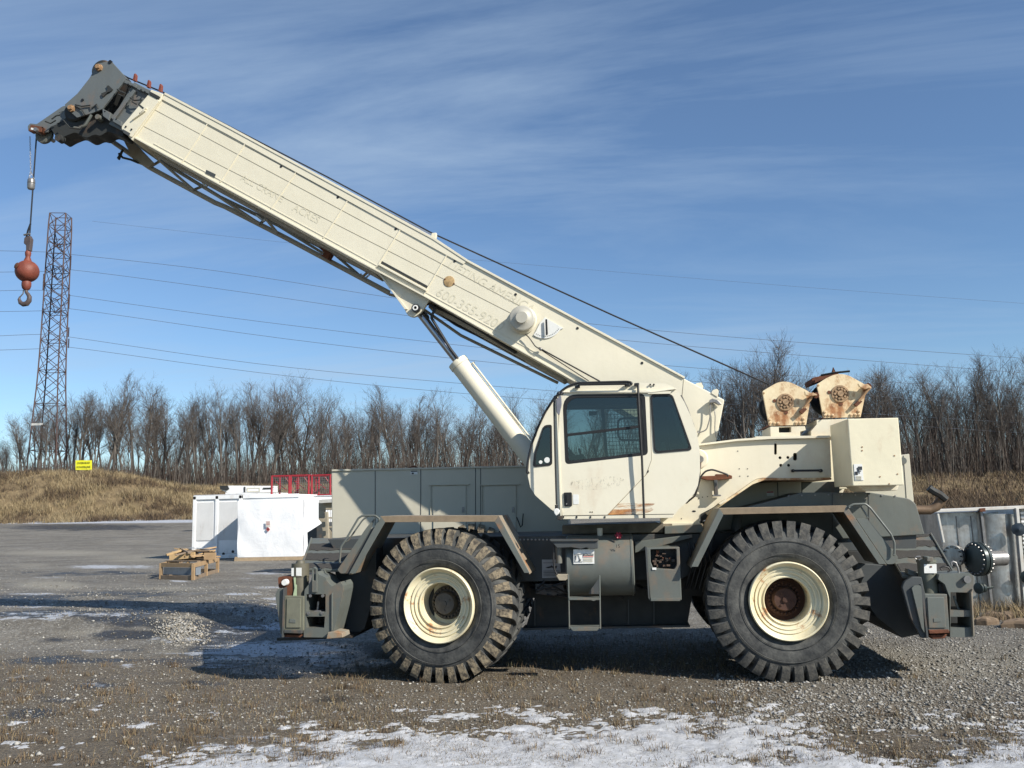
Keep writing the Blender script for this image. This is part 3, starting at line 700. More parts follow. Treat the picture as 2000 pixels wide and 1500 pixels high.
# ---- wheels -------------------------------------------------------
TR = .80
def tyre_mesh():
    m = MB()
    prof = [(.075, .375), (.03, .40), (.006, .44), (-.012, .50), (-.018, .56), (-.008, .62), (.012, .68), (.045, .715), (.10, .735), (.30, .745), (.50, .735), (.555, .715), (.588, .68), (.608, .62), (.618, .56), (.612, .50), (.594, .44), (.57, .40), (.525, .375)]
    m.lathe(prof, (0, 0, 0), (0, 1, 0), 96)
    m.f = m.f[:-2]; m.mi = m.mi[:-2]
    q = random.Random(4); NL = 34
    for side in (0, 1):
        for i in range(NL):
            a0 = 2*math.pi*(i+(.5 if side else 0))/NL; j = q.uniform(-.006, .006); hw = .060+q.uniform(-.004, .004)
            st = [(-.004, .632, .645, 0), (.006, .655, .748, .0), (.028, .68, TR-.004, .008), (.10, .70, TR, .03), (.19, .70, TR, .075), (.305, .70, TR-.004, .155)]
            vs = []; 
            for k, (yy, ri, ro, sw) in enumerate(st):
                yv = yy if not side else .60-yy
                for (r, e) in ((ri, 1.14), (ro, .94)):
                    for sg_ in (-1, 1):
                        a = a0+j+sw*(-1)+sg_*hw*e*(1 if k < 4 else .85)
                        vs.append((r*math.cos(a), yv, r*math.sin(a)))
            fs = []
            for k in range(len(st)-1):
                b = k*4
                fs += [(b+2, b+3, b+7, b+6), (b, b+2, b+6, b+4), (b+1, b+5, b+7, b+3)]
            m.cur = 0; base = len(m.v); m.add(vs, fs)
            m.f.append((base, base+1, base+3, base+2)); m.mi.append(1)
            e = (len(st)-1)*4; m.f.append((base+e, base+e+2, base+e+3, base+e+1)); m.mi.append(0)
            # the shoulder faces and the outer tread carry the mud
            nf = len(fs)
            for k in (0, 1):
                m.mi[len(m.f)-2-nf+k*3] = 1
    m.cur = 0
    # sidewall mould rings
    for (yy, r) in ((-.014, .47), (-.020, .595)):
        m.lathe([(yy, r-.004), (yy-.006, r), (yy, r+.004)], (0, 0, 0), (0, 1, 0), 96); m.f = m.f[:-2]; m.mi = m.mi[:-2]
    return m
def rim_mesh():
    m = MB()
    prof = [(.075, .385), (.0, .392), (-.022, .389), (-.03, .380), (-.022, .370), (-.004, .366), (.040, .335), (.045, .328), (.030, .322), (.034, .310), (.046, .306), (.050, .290), (.040, .284), (.046, .272), (.062, .268), (.066, .250), (.052, .236), (.058, .226), (.30, .222), (.30, .05)]
    m.lathe(prof, (0, 0, 0), (0, 1, 0), 80); m.f = m.f[:-2]; m.mi = m.mi[:-2]
    m.lathe([(.525, .38), (.60, .385), (.60, .37), (.50, .30), (.36, .22), (.34, .05)], (0, 0, 0), (0, 1, 0), 48); m.f = m.f[:-2]; m.mi = m.mi[:-2]
    return m
def hub_mesh():
    m = MB(); m.lathe([(.30, .18), (.275, .178), (.27, .125), (.20, .118), (.17, .108), (.165, .03), (.15, .028), (.148, .001)], (0, 0, 0), (0, 1, 0), 40)
    for i in range(24):
        a = 2*math.pi*i/24; m.lathe([(.28, .0125), (.235, .0125), (.23, .009), (.23, .001)], (.150*math.cos(a), 0, .150*math.sin(a)), (0, 1, 0), 6)
    for i in range(3):
        a = 2*math.pi*(i+.3)/3; m.lathe([(.17, .012), (.158, .012), (.155, .001)], (.07*math.cos(a), 0, .07*math.sin(a)), (0, 1, 0), 8)
    return m
cf, cr_ = P(857, 1184, 0), P(1541, 1190, 0)
hubmat_f = plain('hub_grey', (.13, .115, .095), .7, var=.5, sc=12); hubmat_r = plain('hub_rusty', (.085, .04, .028), .85, var=.6, sc=12)
rimr = plain('rim_centre_rust', (.10, .045, .028), .9, var=.6, sc=10)
tyr = tyre_mesh(); rm_ = rim_mesh(); hb = hub_mesh()
def wheel(c, rz, y, mud, hub, spin, first=None):
    e = empty('wheel', (c.x, y, .795), crane, rz=rz)
    WLe = WL[e.name]
    if first is None:
        t = tyr.build('tyre', [M['rubber'], mud], None, wloc=(0, 0, 0)); r = rm_.build('rim', [M['rim'], rimr], None, .0, wloc=(0, 0, 0)); h = hb.build('hub', hub, None, wloc=(0, 0, 0))
        if hub is hubmat_r:
            for p in r.data.polygons:
                cc = p.center
                if math.hypot(cc.x, cc.z) < .2235 and cc.y > .06: p.material_index = 1
        out = (t, r, h)
    else:
        out = tuple(o.copy() for o in first)
        for o in out: COL.objects.link(o)
    for o in out: o.parent = e; o.location = (0, 0, 0); o.rotation_euler = (0, spin, 0)
    return out
wf = wheel(cf, -R(8.3), 0.0, M['mud'], hubmat_f, .1)
wr = wheel(cr_, 0, 0.0, M['dust'], hubmat_r, .75)
for (c, y, spin, src) in ((cf, 3.0, .5, wf), (cr_, 3.0, .2, wr)):
    wheel(c, math.pi - (R(8.3) if src is wf else 0), y, None, None, spin, src)

# ---- frame --------------------------------------------------------
pp('chassis_frame', [(660, 1085), (1790, 1075), (1790, 1150), (1735, 1178), (1352, 1164), (1342, 1224), (1026, 1229), (1044, 1168), (720, 1180), (660, 1150)], .82, 1.36, M['frame_black'])
pp('frame_flange', [(1020, 1227), (1348, 1221), (1348, 1225), (1020, 1231)], .70, .3, M['grey_dark'], bev=.003)
for xx in (1043, 1226, 1276):
    pp('frame_seam', [(xx, 1172), (xx+2.5, 1172), (xx+3, 1222), (xx, 1222)], .80, .02, M['grey_dark'], bev=0)
for c in (cf, cr_):
    MB().tube([(c.x, .32, .795), (c.x, .9, .795), (c.x, 1.5, .80), (c.x, 2.1, .795), (c.x, 2.7, .795)], .16, 20, rs=[.2, .16, .26, .16, .2]).build('axle', M['frame_black'], crane)
    MB().tube([(c.x+.25, .85, .72), (c.x+.25, 2.1, .72)], .05, 12).build('steering_rod', M['grey_dark'], crane)
# deck sheets at both sides and between
dz = P(1100, 1047, .6).z
pp('deck', [(640, 1053), (1010, 1047), (1390, 1040), (1720, 1040), (1790, 1043), (1790, 1075), (660, 1085)], .84, 2.0, M['grey_dark'])
pp('side_sill', [(1002, 1048), (1395, 1041), (1388, 1098), (1330, 1132), (1012, 1136)], .62, .2, M['grey_dark'])
pp('side_sill', [(1240, 1058), (1352, 1044), (1352, 1050), (1300, 1064), (1240, 1080)], .50, .1, M['grey'])
pp('front_body', [(652, 1098), (735, 1060), (735, 1150), (712, 1228), (690, 1244), (664, 1246), (664, 1190)], .55, 1.9, M['grey_dark'])
pp('rear_body', [(1670, 1100), (1745, 1105), (1790, 1126), (1820, 1200), (1800, 1238), (1762, 1246), (1712, 1205), (1680, 1160)], .62, 1.8, M['grey_dark'])

# ---- fenders ------------------------------------------------------
def fender(name, outer, inner, rusty):
    m = MB()
    n = len(outer)
    for i in range(n-1):
        m.cur = 1 if i == 1 else 0
        m.px([outer[i], outer[i+1], inner[i+1], inner[i]], -.02, .012)
    # skin: from the flange in to the frame
    Po = [P(a, b, -.008) for a, b in outer]; th = [Vector((0, 0, -.012))]*n
    fl = m.build(name+'_flange', [M['grey'], M['fender_dust']], None, .002)
    m = MB()
    vs = []
    for p in Po: vs += [p, p+Vector((0, .78, 0)), p+Vector((0, .78, -.014)), p+Vector((0, 0, -.014))]
    fs = []
    for i in range(n-1):
        b = i*4
        for k in range(4): fs.append((b+k, b+(k+1) % 4, b+4+(k+1) % 4, b+4+k))
    fs += [(0, 1, 2, 3), tuple(4*(n-1)+k for k in (3, 2, 1, 0))]
    m.add(vs, fs)
    sk = m.build('fender', M['grey_rust'], crane)
    COL.objects.unlink(fl); bpy.data.objects[fl.name].name = 'flange'; link(fl, sk, WL[name+'_flange'])
    return sk
fo = [(682, 1120), (743, 1008), (974, 1007), (1034, 1119)]; fi = [(694, 1120), (752, 1020), (966, 1019), (1024, 1119)]
f1 = fender('a', fo, fi, 1)
ro_ = [(1350, 1107), (1405, 993), (1653, 987), (1731, 1102)]; ri_ = [(1363, 1107), (1413, 1005), (1648, 1000), (1717, 1102)]
f2 = fender('b', ro_, ri_, 0)
# step plates beside the fenders
pp('step_panel', rnd([(659, 1113), (665, 1120), (674, 1120), (723, 1035), (733, 1010), (716, 1030)], 2), .0, .02, M['grey'], f1, bev=.002)
pp('step_tread', [(674, 1120), (682, 1120), (734, 1027), (722, 1035)], .012, .02, M['grey_dark'], f1, bev=0)
pp('step_panel', rnd([(1672, 1013), (1694, 1013), (1754, 1088), (1752, 1098), (1744, 1102), (1732, 1102)], 3), .0, .02, M['grey'], f2, bev=.002)
def tubepx(name, pts, Y, r, mat, parent=None, n=8):
    pts = [(a[0], a[1], a[2] if len(a) > 2 else Y) for a in pts]
    return MB().tube([P(a, b, c) for a, b, c in pts], r, n).build(name, mat, parent or crane)
tubepx('handrail', rnd([(663, 1100), (666, 1068), (673, 1058), (700, 1012), (708, 1007), (733, 1007), (742, 1014)], 3), -.03, .011, M['grey'], f1)
tubepx('handrail', rnd([(672, 1060), (680, 1056), (708, 1016), (718, 1008), (724, 1008)], 3), .12, .009, M['grey'], f1)
tubepx('handrail', rnd([(1657, 990), (1666, 985), (1690, 984), (1700, 992), (1740, 1043), (1747, 1060), (1747, 1085)], 3), -.03, .011, M['grey'], f2)
tubepx('handrail', rnd([(1662, 992), (1668, 987), (1680, 987), (1696, 1012)], 3), .0, .009, M['grey'], f2)

# ---- hood over the front deck (far side) ----------------------------
HY = 2.46
hood = pp('engine_hood', [(647, 920), (860, 914), (1110, 907), (1110, 1052), (648, 1052)], HY, .62, M['grey_hood'], bev=.012)
for xx, y0 in ((732, 917.5), (821, 915), (928, 912), (938, 912)):
    pp('panel_joint', [(xx, y0+2), (xx+1.3, y0+2), (xx+1.3, 1051), (xx, 1051)], HY-.004, .01, M['grey_dark'], hood, bev=0)
for (a, b) in ((846, 910), (946, 1008)):
    d = pp('access_door', rnd([(a, 950), (b, 948), (b, 1048), (a, 1049)], 1), HY-.016, .018, M['grey_hood'], hood, bev=.004)
    pp('hinge_rail', [(a-9, 946.5), (b+7, 945), (b+7, 946.5), (a-9, 948)], HY-.03, .03, M['grey_hood'], hood, bev=0)
    pp('latch', rnd([(b-8, 990), (b-4, 990), (b-4, 1001), (b-8, 1001)], 1), HY-.03, .02, M['steel'], hood, bev=0)
    tubepx('drip_bar', [(a-5, 948), (a-5, 1008)], HY-.012, .006, M['grey_hood'], hood)
lb = pp('warning_label', [(802, 919.5), (815.5, 919), (815.5, 926.5), (802, 927)], HY-.006, .004, M['white'], hood, bev=0)
pp('label_bar', [(802.5, 919.8), (815, 919.3), (815, 921), (802.5, 921.5)], HY-.010, .003, M['ink'], hood, bev=0)
pp('label_mark', [(804, 923), (808, 923), (808, 926), (804, 926)], HY-.010, .003, M['ink'], hood, bev=0)
pp('roof_cap', [(648, 917), (1040, 909), (1040, 912), (648, 920.5)], HY-.02, .66, M['grey_hood'], hood, bev=.003)
tubepx('hood_hook', [(1009, 1010), (1012, 1017), (1017, 1030), (1020, 1026), (1021, 1012), (1022, 1003)], HY-.08, .008, M['black'], hood)
tubepx('lifting_eye', [(800, 915), (803, 911.5), (812, 911), (815, 914)], HY+.3, .010, M['rust'], hood)

# ---- rear hood and fuel/fairing panels ------------------------------
pp('rear_hood', [(1395, 960), (1455, 944), (1565, 939), (1566, 1010), (1395, 1040)], 1.55, 1.2, M['grey_hood'], bev=.01)
pp('rear_hood', [(1566, 942), (1640, 940), (1640, 1010), (1566, 1010)], 1.70, 1.1, M['grey'], bev=.01)
pp('hood_joint', [(1518, 942), (1519.6, 942), (1520.5, 976), (1519, 976)], 1.543, .01, M['grey_dark'], bev=0)
pp('warning_label', [(1497, 960), (1511, 959.5), (1512, 968), (1498, 969)], 1.542, .004, M['white'], bev=0)
pp('label_bar', [(1497.5, 960.3), (1510.5, 959.8), (1510.7, 962), (1497.7, 962.4)], 1.538, .003, M['red'], bev=0)
tubepx('exhaust_pipe', [(1740, 992), (1790, 996), (1815, 996), (1828, 990), (1846, 968)], 2.3, .058, plain('exhaust_brown', (.20, .135, .085), .6, .3, .5, 9), n=14)
tubepx('rain_flap', [(1814, 953), (1824, 960), (1836, 966), (1848, 976)], 2.25, .045, M['frame_black'], n=8)
pp('rear_panel', [(1690, 892), (1763, 888), (1776, 886.5), (1785, 980), (1730, 1000), (1690, 1000)], 1.25, .5, M['grey_hood'], bev=.006)
pp('panel_joint', [(1764, 890), (1765, 890), (1771, 974), (1770, 974)], 1.245, .01, M['grey_dark'], bev=0)
MB().lathe([(0, .04), (.008, .04), (.012, .03), (.012, .001)][::-1], P(1764, 900, 1.238), (0, 1, 0), 20).build('gauge_ring', M['grey'], crane)
pp('rear_fairing', rnd([(1452, 992), (1532, 971.5), (1565, 962), (1702, 962), (1777, 974), (1789, 984), (1806, 1044), (1700, 1050), (1440, 1060)], (0, 4, 4, 4, 6, 6, 2, 0, 0)), .80, 1.6, M['grey'], bev=.01)
for xx in (1625, 1696):
    pp('panel_joint', [(xx, 963), (xx+1.3, 963), (xx+2, 1040), (xx+.7, 1040)], .795, .01, M['grey_dark'], bev=0)

for i in range(9):
    c = P(1540+i*26, 966+abs(i-4)*.6, .80); MB().lathe([(0, .010), (-.008, .010), (-.010, .001)], c, (0, 1, 0), 6).build('bolt', M['steel'], crane)
for i in range(8):
    c = P(1016+i*7.5, 1054, .62); MB().lathe([(0, .011), (-.010, .011), (-.012, .001)], c, (0, 1, 0), 6).build('bolt', M['steel'], crane)
# ---- sloping access steps at both ends ---------------------------
def slope(name, tl, tr_, br, bl, Yt, Yb, strips):
    a, b = P(*tl, Yt), P(*tr_, Yt); c, d = P(*br, Yb), P(*bl, Yb)
    n = (b-a).cross(d-a).normalized(); n = n if n.z < 0 else -n
    pl = MB().prism([a, b, c, d], n*.03).build(name, M['grey'], crane, .004)
    for (t0, t1) in strips:
        L0, R0 = a.lerp(d, t0), b.lerp(c, t0); L1, R1 = a.lerp(d, t1), b.lerp(c, t1)
        q = random.Random(int(t0*100)); top = [L0.lerp(R0, k/14)+(d-a)*q.uniform(-.012, .015) for k in range(15)]; bot = [L1.lerp(R1, k/14)+(d-a)*q.uniform(-.015, .03) for k in range(15)]
        I = .03; top = [p.lerp((L0+R0)/2, .05) for p in top]; bot = [p.lerp((L1+R1)/2, .05) for p in bot]
        MB().prism(top+bot[::-1], -n*.006).build('anti_slip_strip', M['tread_plate'], pl)
    return pl
sl1 = slope('sloping_step', (608, 1051), (700, 1050), (684, 1112), (587, 1112), 1.25, .15, ((.20, .42), (.52, .74), (.84, .97)))
sl2 = slope('sloping_step', (1716, 1044), (1818, 1042), (1866, 1124), (1762, 1124), 1.25, .15, ((.02, .08), (.18, .33), (.43, .60), (.74, .90)))
MB().tube([P(608, 1051, 1.22), P(587, 1112, .12)], .012, 6).build('edge_bar', M['grey'], crane)
MB().tube([P(1818, 1042, 1.22), P(1866, 1124, .12)], .012, 6).build('edge_bar', M['grey'], crane)

# ---- front outrigger ----------------------------------------------
OY = -.12
og = empty('front_outrigger', P(600, 1245, OY), crane)
Z = lambda p: zoomed(p, 520, 1040, 6.82)
pp('outer_plate', Z(rnd([(160, 745), (225, 740), (235, 1370), (190, 1360), (150, 1060), (118, 830)], 20)), OY, .05, M['grey'], og)
pp('plate_edge', Z([(222, 740), (236, 740), (222, 1400), (202, 1400)]), OY-.03, .25, M['grey_dark'], og, bev=.003)
m = MB().px(Z(rnd([(155, 600), (200, 585), (330, 585), (350, 600), (350, 850), (240, 850), (240, 740), (165, 740)], 25)), OY+.06, .5, [Z(circ(238, 668, 46, 18))]); m.build('pin_lug', M['rust'], og, .004)
MB().lathe([(0, .030), (.02, .034), (.10, .034), (.10, .001)], P(555, 1138, OY+.0), (0, 1, 0), 20).build('pin', M['white'], og)
cyl = MB(); cc = P(586, 1180, OY+.14); zt = P(586, 1100, OY+.14).z
cyl.lathe([(-.25, .088), (zt-cc.z-.14, .088), (zt-cc.z-.14, .094), (zt-cc.z, .094), (zt-cc.z, .05), (zt-cc.z+.03, .04), (zt-cc.z+.03, .001)], cc, (0, 0, 1), 28).build('jack_cylinder', plain('jack_drab', (.13, .12, .085), .6, var=.4), og)
pp('sticker', Z([(398, 470), (470, 470), (470, 580), (398, 575)]), OY+.045, .004, M['white'], og, bev=0)
pp('sticker', Z([(335, 475), (380, 470), (380, 580), (335, 580)]), OY+.055, .004, M['white'], og, bev=0)
pp('sticker', Z([(365, 600), (392, 600), (392, 690), (408, 700), (405, 845), (355, 845), (378, 740)]), OY+.045, .004, plain('peeling_green_label', (.45, .55, .35), .6, var=.3), og, bev=0)
jb = pp('jack_box', Z([(245, 845), (498, 850), (495, 1310), (232, 1300)]), OY, .34, plain('jack_box_olive', (.17, .17, .125), .55, var=.35), og)
pp('box_door', Z(rnd([(272, 880), (462, 880), (455, 1270), (262, 1270)], 8)), OY-.012, .014, plain('jack_door_olive', (.19, .19, .14), .55, var=.3), og)
pp('door_tag', Z([(310, 1150), (392, 1160), (390, 1205), (306, 1200)]), OY-.017, .006, M['grey'], og, bev=.001)
pp('foot_sill', Z([(235, 1300), (478, 1305), (470, 1350), (228, 1340)]), OY-.02, .36, M['grey_dark'], og)
pp('jack_foot', Z([(200, 1360), (480, 1365), (450, 1400), (230, 1395)]), OY+.02, .3, M['rust'], og)
hp = Z(rnd([(512, 760), (565, 690), (600, 640), (606, 600), (680, 515), (700, 560), (790, 600), (800, 640), (850, 695), (880, 720), (985, 655), (1020, 710), (1022, 770), (975, 1010), (890, 1340), (800, 1400), (500, 1395), (500, 900)], 14))
pp('outrigger_housing', hp, OY+.03, .36, M['grey'], og, [Z([(535, 822), (790, 822), (790, 1055), (535, 1055)]), Z([(535, 1120), (782, 1120), (772, 1270), (535, 1270)])])
pp('housing_rib', Z([(866, 815), (884, 800), (880, 1300), (865, 1320)]), OY+.01, .02, M['grey'], og, bev=.003)
pp('cross_bar', Z([(525, 1062), (620, 1062), (640, 1040), (720, 1040), (740, 1064), (785, 1062), (785, 1112), (525, 1112)]), OY+.05, .08, M['steel'], og)
tubepx('chain_link', Z([(680, 1050), (690, 980), (694, 920)]), OY+.12, .012, M['steel'], og)
for (a, b) in ((585, 845), (750, 845), (740, 1075), (560, 1078)):
    MB().lathe([(0, .001), (0, .016), (.02, .016)], P(*Z([(a, b)])[0], OY+.03-.012), (0, 1, 0), 10).build('bolt', M['steel'], og)
pp('corner_post', Z([(606, 800), (606, 480), (640, 455), (672, 480), (672, 800)]), OY+.0, .03, M['grey'], og, [Z([(626, 500), (640, 485), (656, 500), (656, 640), (626, 640)])])
pp('rusty_tray', Z([(820, 1330), (900, 1320), (1010, 1340), (1020, 1400), (800, 1420)]), OY-.02, .25, M['grey_rust'], og)
MB().px(Z([(500, 700), (1020, 700), (960, 1380), (500, 1390)]), OY+.42, 2.75).build('beam', M['frame_black'], og, .01)
pp('oil_pan', [(540, 1246), (690, 1240), (690, 1246), (540, 1252)], .3, 2.0, M['frame_black'], og)

# ---- rear outrigger -------------------------------------------------
ob = empty('rear_outrigger', P(1850, 1240, OY), crane); Z = lambda p: zoomed(p, 1640, 900, 3.75)
pp('curved_plate', Z(rnd([(458, 925), (475, 885), (530, 850), (600, 850), (630, 990), (640, 1298), (600, 1300), (520, 1150)], 12)), OY, .05, M['grey_dark'], ob)
pp('outer_plate', Z(rnd([(528, 930), (545, 915), (590, 912), (600, 930), (622, 1262), (600, 1225)], 8)), OY-.03, .04, M['grey'], ob)
pp('plate_edge', Z([(592, 905), (606, 905), (652, 1298), (636, 1298)]), OY-.03, .25, M['grey_dark'], ob, bev=.003)
cyl = MB(); cc = P(1815, 1165, OY+.16); zt = P(1815, 1092, OY+.16).z
cyl.lathe([(-.2, .085), (zt-cc.z-.03, .085), (zt-cc.z-.03, .093), (zt-cc.z, .093), (zt-cc.z, .03), (zt-cc.z+.03, .03), (zt-cc.z+.03, .001)], cc, (0, 0, 1), 28).build('jack_cylinder', plain('jack_green_grey', (.14, .145, .11), .6, var=.4), ob)
pp('cylinder_clamp', Z([(640, 705), (685, 705), (685, 738), (640, 738)]), OY+.02, .1, M['grey'], ob)
pp('sticker', Z([(618, 757), (709, 757), (711, 823), (620, 823)]), OY+.066, .004, M['white'], ob, bev=0)
pp('sticker_mark', Z([(660, 772), (674, 768), (678, 780), (664, 784)]), OY+.062, .003, M['rust'], ob, bev=0)
pp('jack_box', Z([(622, 975), (786, 977), (806, 1250), (650, 1256)]), OY, .34, M['grey'], ob)
pp('box_door', Z(rnd([(640, 1000), (765, 1000), (780, 1225), (654, 1225)], 5)), OY-.012, .014, M['grey'], ob)
pp('door_tag', Z([(688, 1155), (742, 1152), (744, 1178), (690, 1182)]), OY-.017, .006, M['grey'], ob, bev=.001)
pp('foot_sill', Z([(652, 1240), (800, 1236), (806, 1262), (656, 1268)]), OY-.02, .36, M['rust'], ob)
pp('jack_foot', Z([(660, 1275), (790, 1272), (770, 1302), (680, 1306)]), OY+.02, .3, M['rust'], ob)
pp('outrigger_housing', Z(rnd([(722, 868), (730, 830), (860, 824), (950, 822), (984, 850), (978, 900), (962, 965), (984, 1290), (810, 1292), (806, 1000), (772, 905)], (4, 4, 4, 12, 12, 6, 4, 2, 2, 2, 10))), OY+.02, .34, M['grey'], ob, [Z([(812, 962), (948, 965), (956, 1095), (812, 1095)]), Z([(812, 1142), (958, 1142), (962, 1222), (812, 1222)])])
pp('cross_bar', Z([(800, 1100), (955, 1100), (957, 1130), (890, 1130), (880, 1142), (868, 1130), (800, 1130)]), OY+.05, .08, M['grey'], ob)
tubepx('chain_link', Z([(838, 990), (850, 1040), (868, 1085), (880, 1115)]), OY+.10, .012, M['grey'], ob)
MB().lathe([(0, .001), (0, .034), (.05, .034)], P(1890, 1132, OY-.02), (0, 1, 0), 20).build('pin', M['steel'], ob)
pp('housing_edge', Z([(963, 965), (974, 940), (988, 1288), (980, 1290)]), OY-.02, .3, M['grey_rust'], ob, bev=.002)
pp('pin_lug', Z(rnd([(722, 900), (750, 895), (775, 925), (778, 975), (728, 975)], 6)), OY+.1, .2, M['frame_black'], ob)
tubepx('strap', Z([(820, 770), (816, 745), (830, 738), (850, 745), (868, 790), (872, 820)]), OY+.1, .010, M['steel'], ob)
tubepx('strap', Z([(748, 800), (735, 785), (760, 772), (795, 780), (812, 805), (790, 812)]), OY+.1, .008, M['black'], ob)
tubepx('lifting_eye', Z([(560, 720), (552, 712), (562, 702), (590, 700), (597, 715), (580, 728)]), OY+.1, .007, M['steel'], ob)
MB().px(Z([(600, 860), (960, 860), (975, 1280), (640, 1290)]), OY+.42, 2.75).build('beam', M['frame_black'], ob, .01)
pp('hydraulic_block', Z([(500, 790), (590, 830), (592, 880), (560, 860), (500, 830)]), .12, .1, M['grey'], ob)

# ---- things between the wheels --------------------------------------
ty = .40; c0 = P(1108, 1104.5, ty); c1 = P(1238, 1102, ty)
c0.z = c1.z = (c0.z+c1.z)/2; L = c1.x-c0.x; tr0 = .322
tank = MB().lathe([(0, .001), (0, tr0-.02), (.015, tr0), (L-.015, tr0), (L, tr0-.02), (L, .001)], (c0.x, ty, c0.z), (1, 0, 0), 56).build('hydraulic_tank', M['grey'], crane)
MB().lathe([(0, tr0+.006), (.02, tr0+.006)], (c0.x+L-.03, ty, c0.z), (1, 0, 0), 56).build('end_band', M['grey'], tank)
hn = MB(); hc = P(1208, 1045.5, .22)
for k in range(6):
    a = k*1.05; hn.tube([hc, hc+Vector((math.cos(a)*.034, -.02, math.sin(a)*.034))], .012, 6)
hn.ball(hc, .026, 1, 8); hn.build('filler_cap', plain('cap_red', (.33, .02, .05), .5, var=.5, sc=40), tank)
MB().lathe([(0, .03), (.09, .03), (.09, .001)], P(1172, 1048, .35), (0, 0, 1), 16).build('breather', M['grey_hood'], tank)
text('lettering', '15', 1206.5, 1067, .09, .05, 0, M['ink'], tank, .002)
pp('caution_label', [(1119.7, 1073.2), (1160.5, 1073), (1161, 1101), (1120.2, 1101.5)], .068, .004, M['white'], tank, bev=0)
pp('label_band', [(1139, 1081.7), (1159, 1081.4), (1159, 1085.2), (1139, 1085.6)], .062, .003, M['ink'], tank, bev=0)
text('lettering', 'CAUTION', 1149, 1083.6, .060, .021, 0, M['white'], tank, .001)
pp('label_band', [(1139, 1086.2), (1159, 1086), (1159, 1088), (1139, 1088.2)], .062, .003, plain('label_pink', (.75, .35, .3), .5), tank, bev=0)
for yy in (1090.5, 1093, 1096):
    pp('label_line', [(1139.5, yy), (1158, yy-.2), (1158, yy+.9), (1139.5, yy+1)], .063, .002, M['ghost'], tank, bev=0)
for pts in ([(1122.5, 1082), (1138, 1081.8), (1138, 1082.5), (1122.5, 1082.6)], [(1122.5, 1097), (1138, 1096.8), (1138, 1097.5), (1122.5, 1097.7)], [(1122.2, 1082), (1123, 1082), (1123.4, 1097), (1122.6, 1097)], [(1124.5, 1084), (1126, 1084), (1125.4, 1094), (1124.8, 1094)], [(1128.5, 1083), (1129.6, 1083), (1133.5, 1094), (1132.6, 1094.4)]):
    pp('label_line', pts, .062, .002, M['ink'], tank, bev=0)
MB().lathe([(0, .001), (0, .009), (.003, .009)], P(1132.9, 1094, .060), (0, 1, 0), 12).build('label_mark', M['ink'], tank)
br = pp('bracket_shelf', [(1075, 1055.5), (1168, 1055), (1168, 1071), (1155, 1073), (1145, 1069.5), (1134, 1072.5), (1115, 1069), (1088, 1070.5)], .02, .04, M['grey_dark'])
pp('shelf_top', [(1073, 1054), (1168, 1054), (1168, 1057), (1076, 1057.5)], .0, .5, M['grey_dark'], bev=.002)
MB().lathe([(0, .001), (0, .033), (.17, .033), (.17, .001)], P(1092, 1100, .12), (0, 0, 1), 20).build('filter_canister', M['grey'], crane)
pp('pan_bracket', [(1084, 1122), (1110, 1121), (1110, 1130), (1104, 1134), (1092, 1134)], .08, .3, M['tan'])
tubepx('hose', [(1082, 1060), (1081, 1090), (1083, 1112), (1088, 1123)], .07, .010, M['hose'])
st = empty('boarding_step', P(1141, 1230, 0), crane)
for (a, b) in (((1110, 1122), (1112, 1228)), ((1171, 1124), (1172.5, 1228))): tubepx('side_rail', [a, b], -.01, .008, M['grey'], st)
pp('rung', [(1111, 1168), (1171.5, 1168), (1172, 1172), (1165, 1172), (1159, 1174), (1153, 1172), (1111, 1172)], -.02, .16, M['grey'], st, bev=.002)
pp('rung', [(1112, 1225), (1173, 1224.5), (1166, 1232), (1119, 1232.5)], -.02, .16, M['grey'], st, bev=.002)
gu = pp('step_gusset', [(1155, 1150), (1171, 1128), (1171, 1160), (1150, 1160)], .055, .01, M['grey_dark'], st, bev=0)
# service label sheet
sh = pp('service_label', [(1058.5, 1093), (1094.5, 1093), (1095, 1127.5), (1059, 1129)], .612, .004, plain('shaded_label', (.42, .43, .44), .6, var=.15), bev=0)
pp('label_mark', [(1065, 1109), (1070, 1107), (1076, 1105.5), (1077, 1103.5), (1079, 1106), (1088, 1105), (1087, 1110), (1083, 1110.5), (1078, 1108.5), (1071, 1110)], .606, .003, M['ink'], sh, bev=0)
for yy in (1099, 1115, 1118, 1121, 1124.5): pp('label_line', [(1061, yy), (1093, yy-.4), (1093, yy+.4), (1061, yy+.8)], .606, .003, M['ink'], sh, bev=0)
# electrical box
eb = pp('valve_box', [(1261.5, 1070), (1327, 1068.5), (1331.5, 1172), (1270, 1173)], .10, .42, M['grey'], bev=.006, holes=[rnd([(1270, 1073), (1321, 1072), (1322, 1104), (1317, 1112), (1276, 1110), (1271, 1098)], 3)])
pp('box_edge', [(1260, 1068.5), (1264, 1068.5), (1269, 1172), (1266, 1168)], .08, .05, M['grey_dark'], eb, bev=.002)
pp('back_plate', [(1262, 1071), (1327, 1070), (1331, 1171), (1270, 1171)], .22, .01, M['frame_black'], eb, bev=0)
q = random.Random(8)
for i in range(26):
    x_ = q.uniform(1273, 1314); y_ = q.uniform(1075, 1104); w_, h_ = q.uniform(2, 8), q.uniform(1.5, 6)
    pp('valve_block', [(x_, y_), (x_+w_, y_), (x_+w_, y_+h_), (x_, y_+h_)], q.uniform(.12, .17), .1, q.choice([M['vbox'], M['vbox'], M['frame_black'], M['rust'], M['vbox']]), eb, bev=.002)
pp('paper_tag', [(1274, 1108.5), (1282, 1108.5), (1282, 1113), (1274, 1113)], .09, .003, M['white'], eb, bev=0)
pp('box_base', [(1271, 1168), (1331, 1168), (1328, 1174), (1271, 1174)], .08, .2, M['grey'], eb, bev=.003)
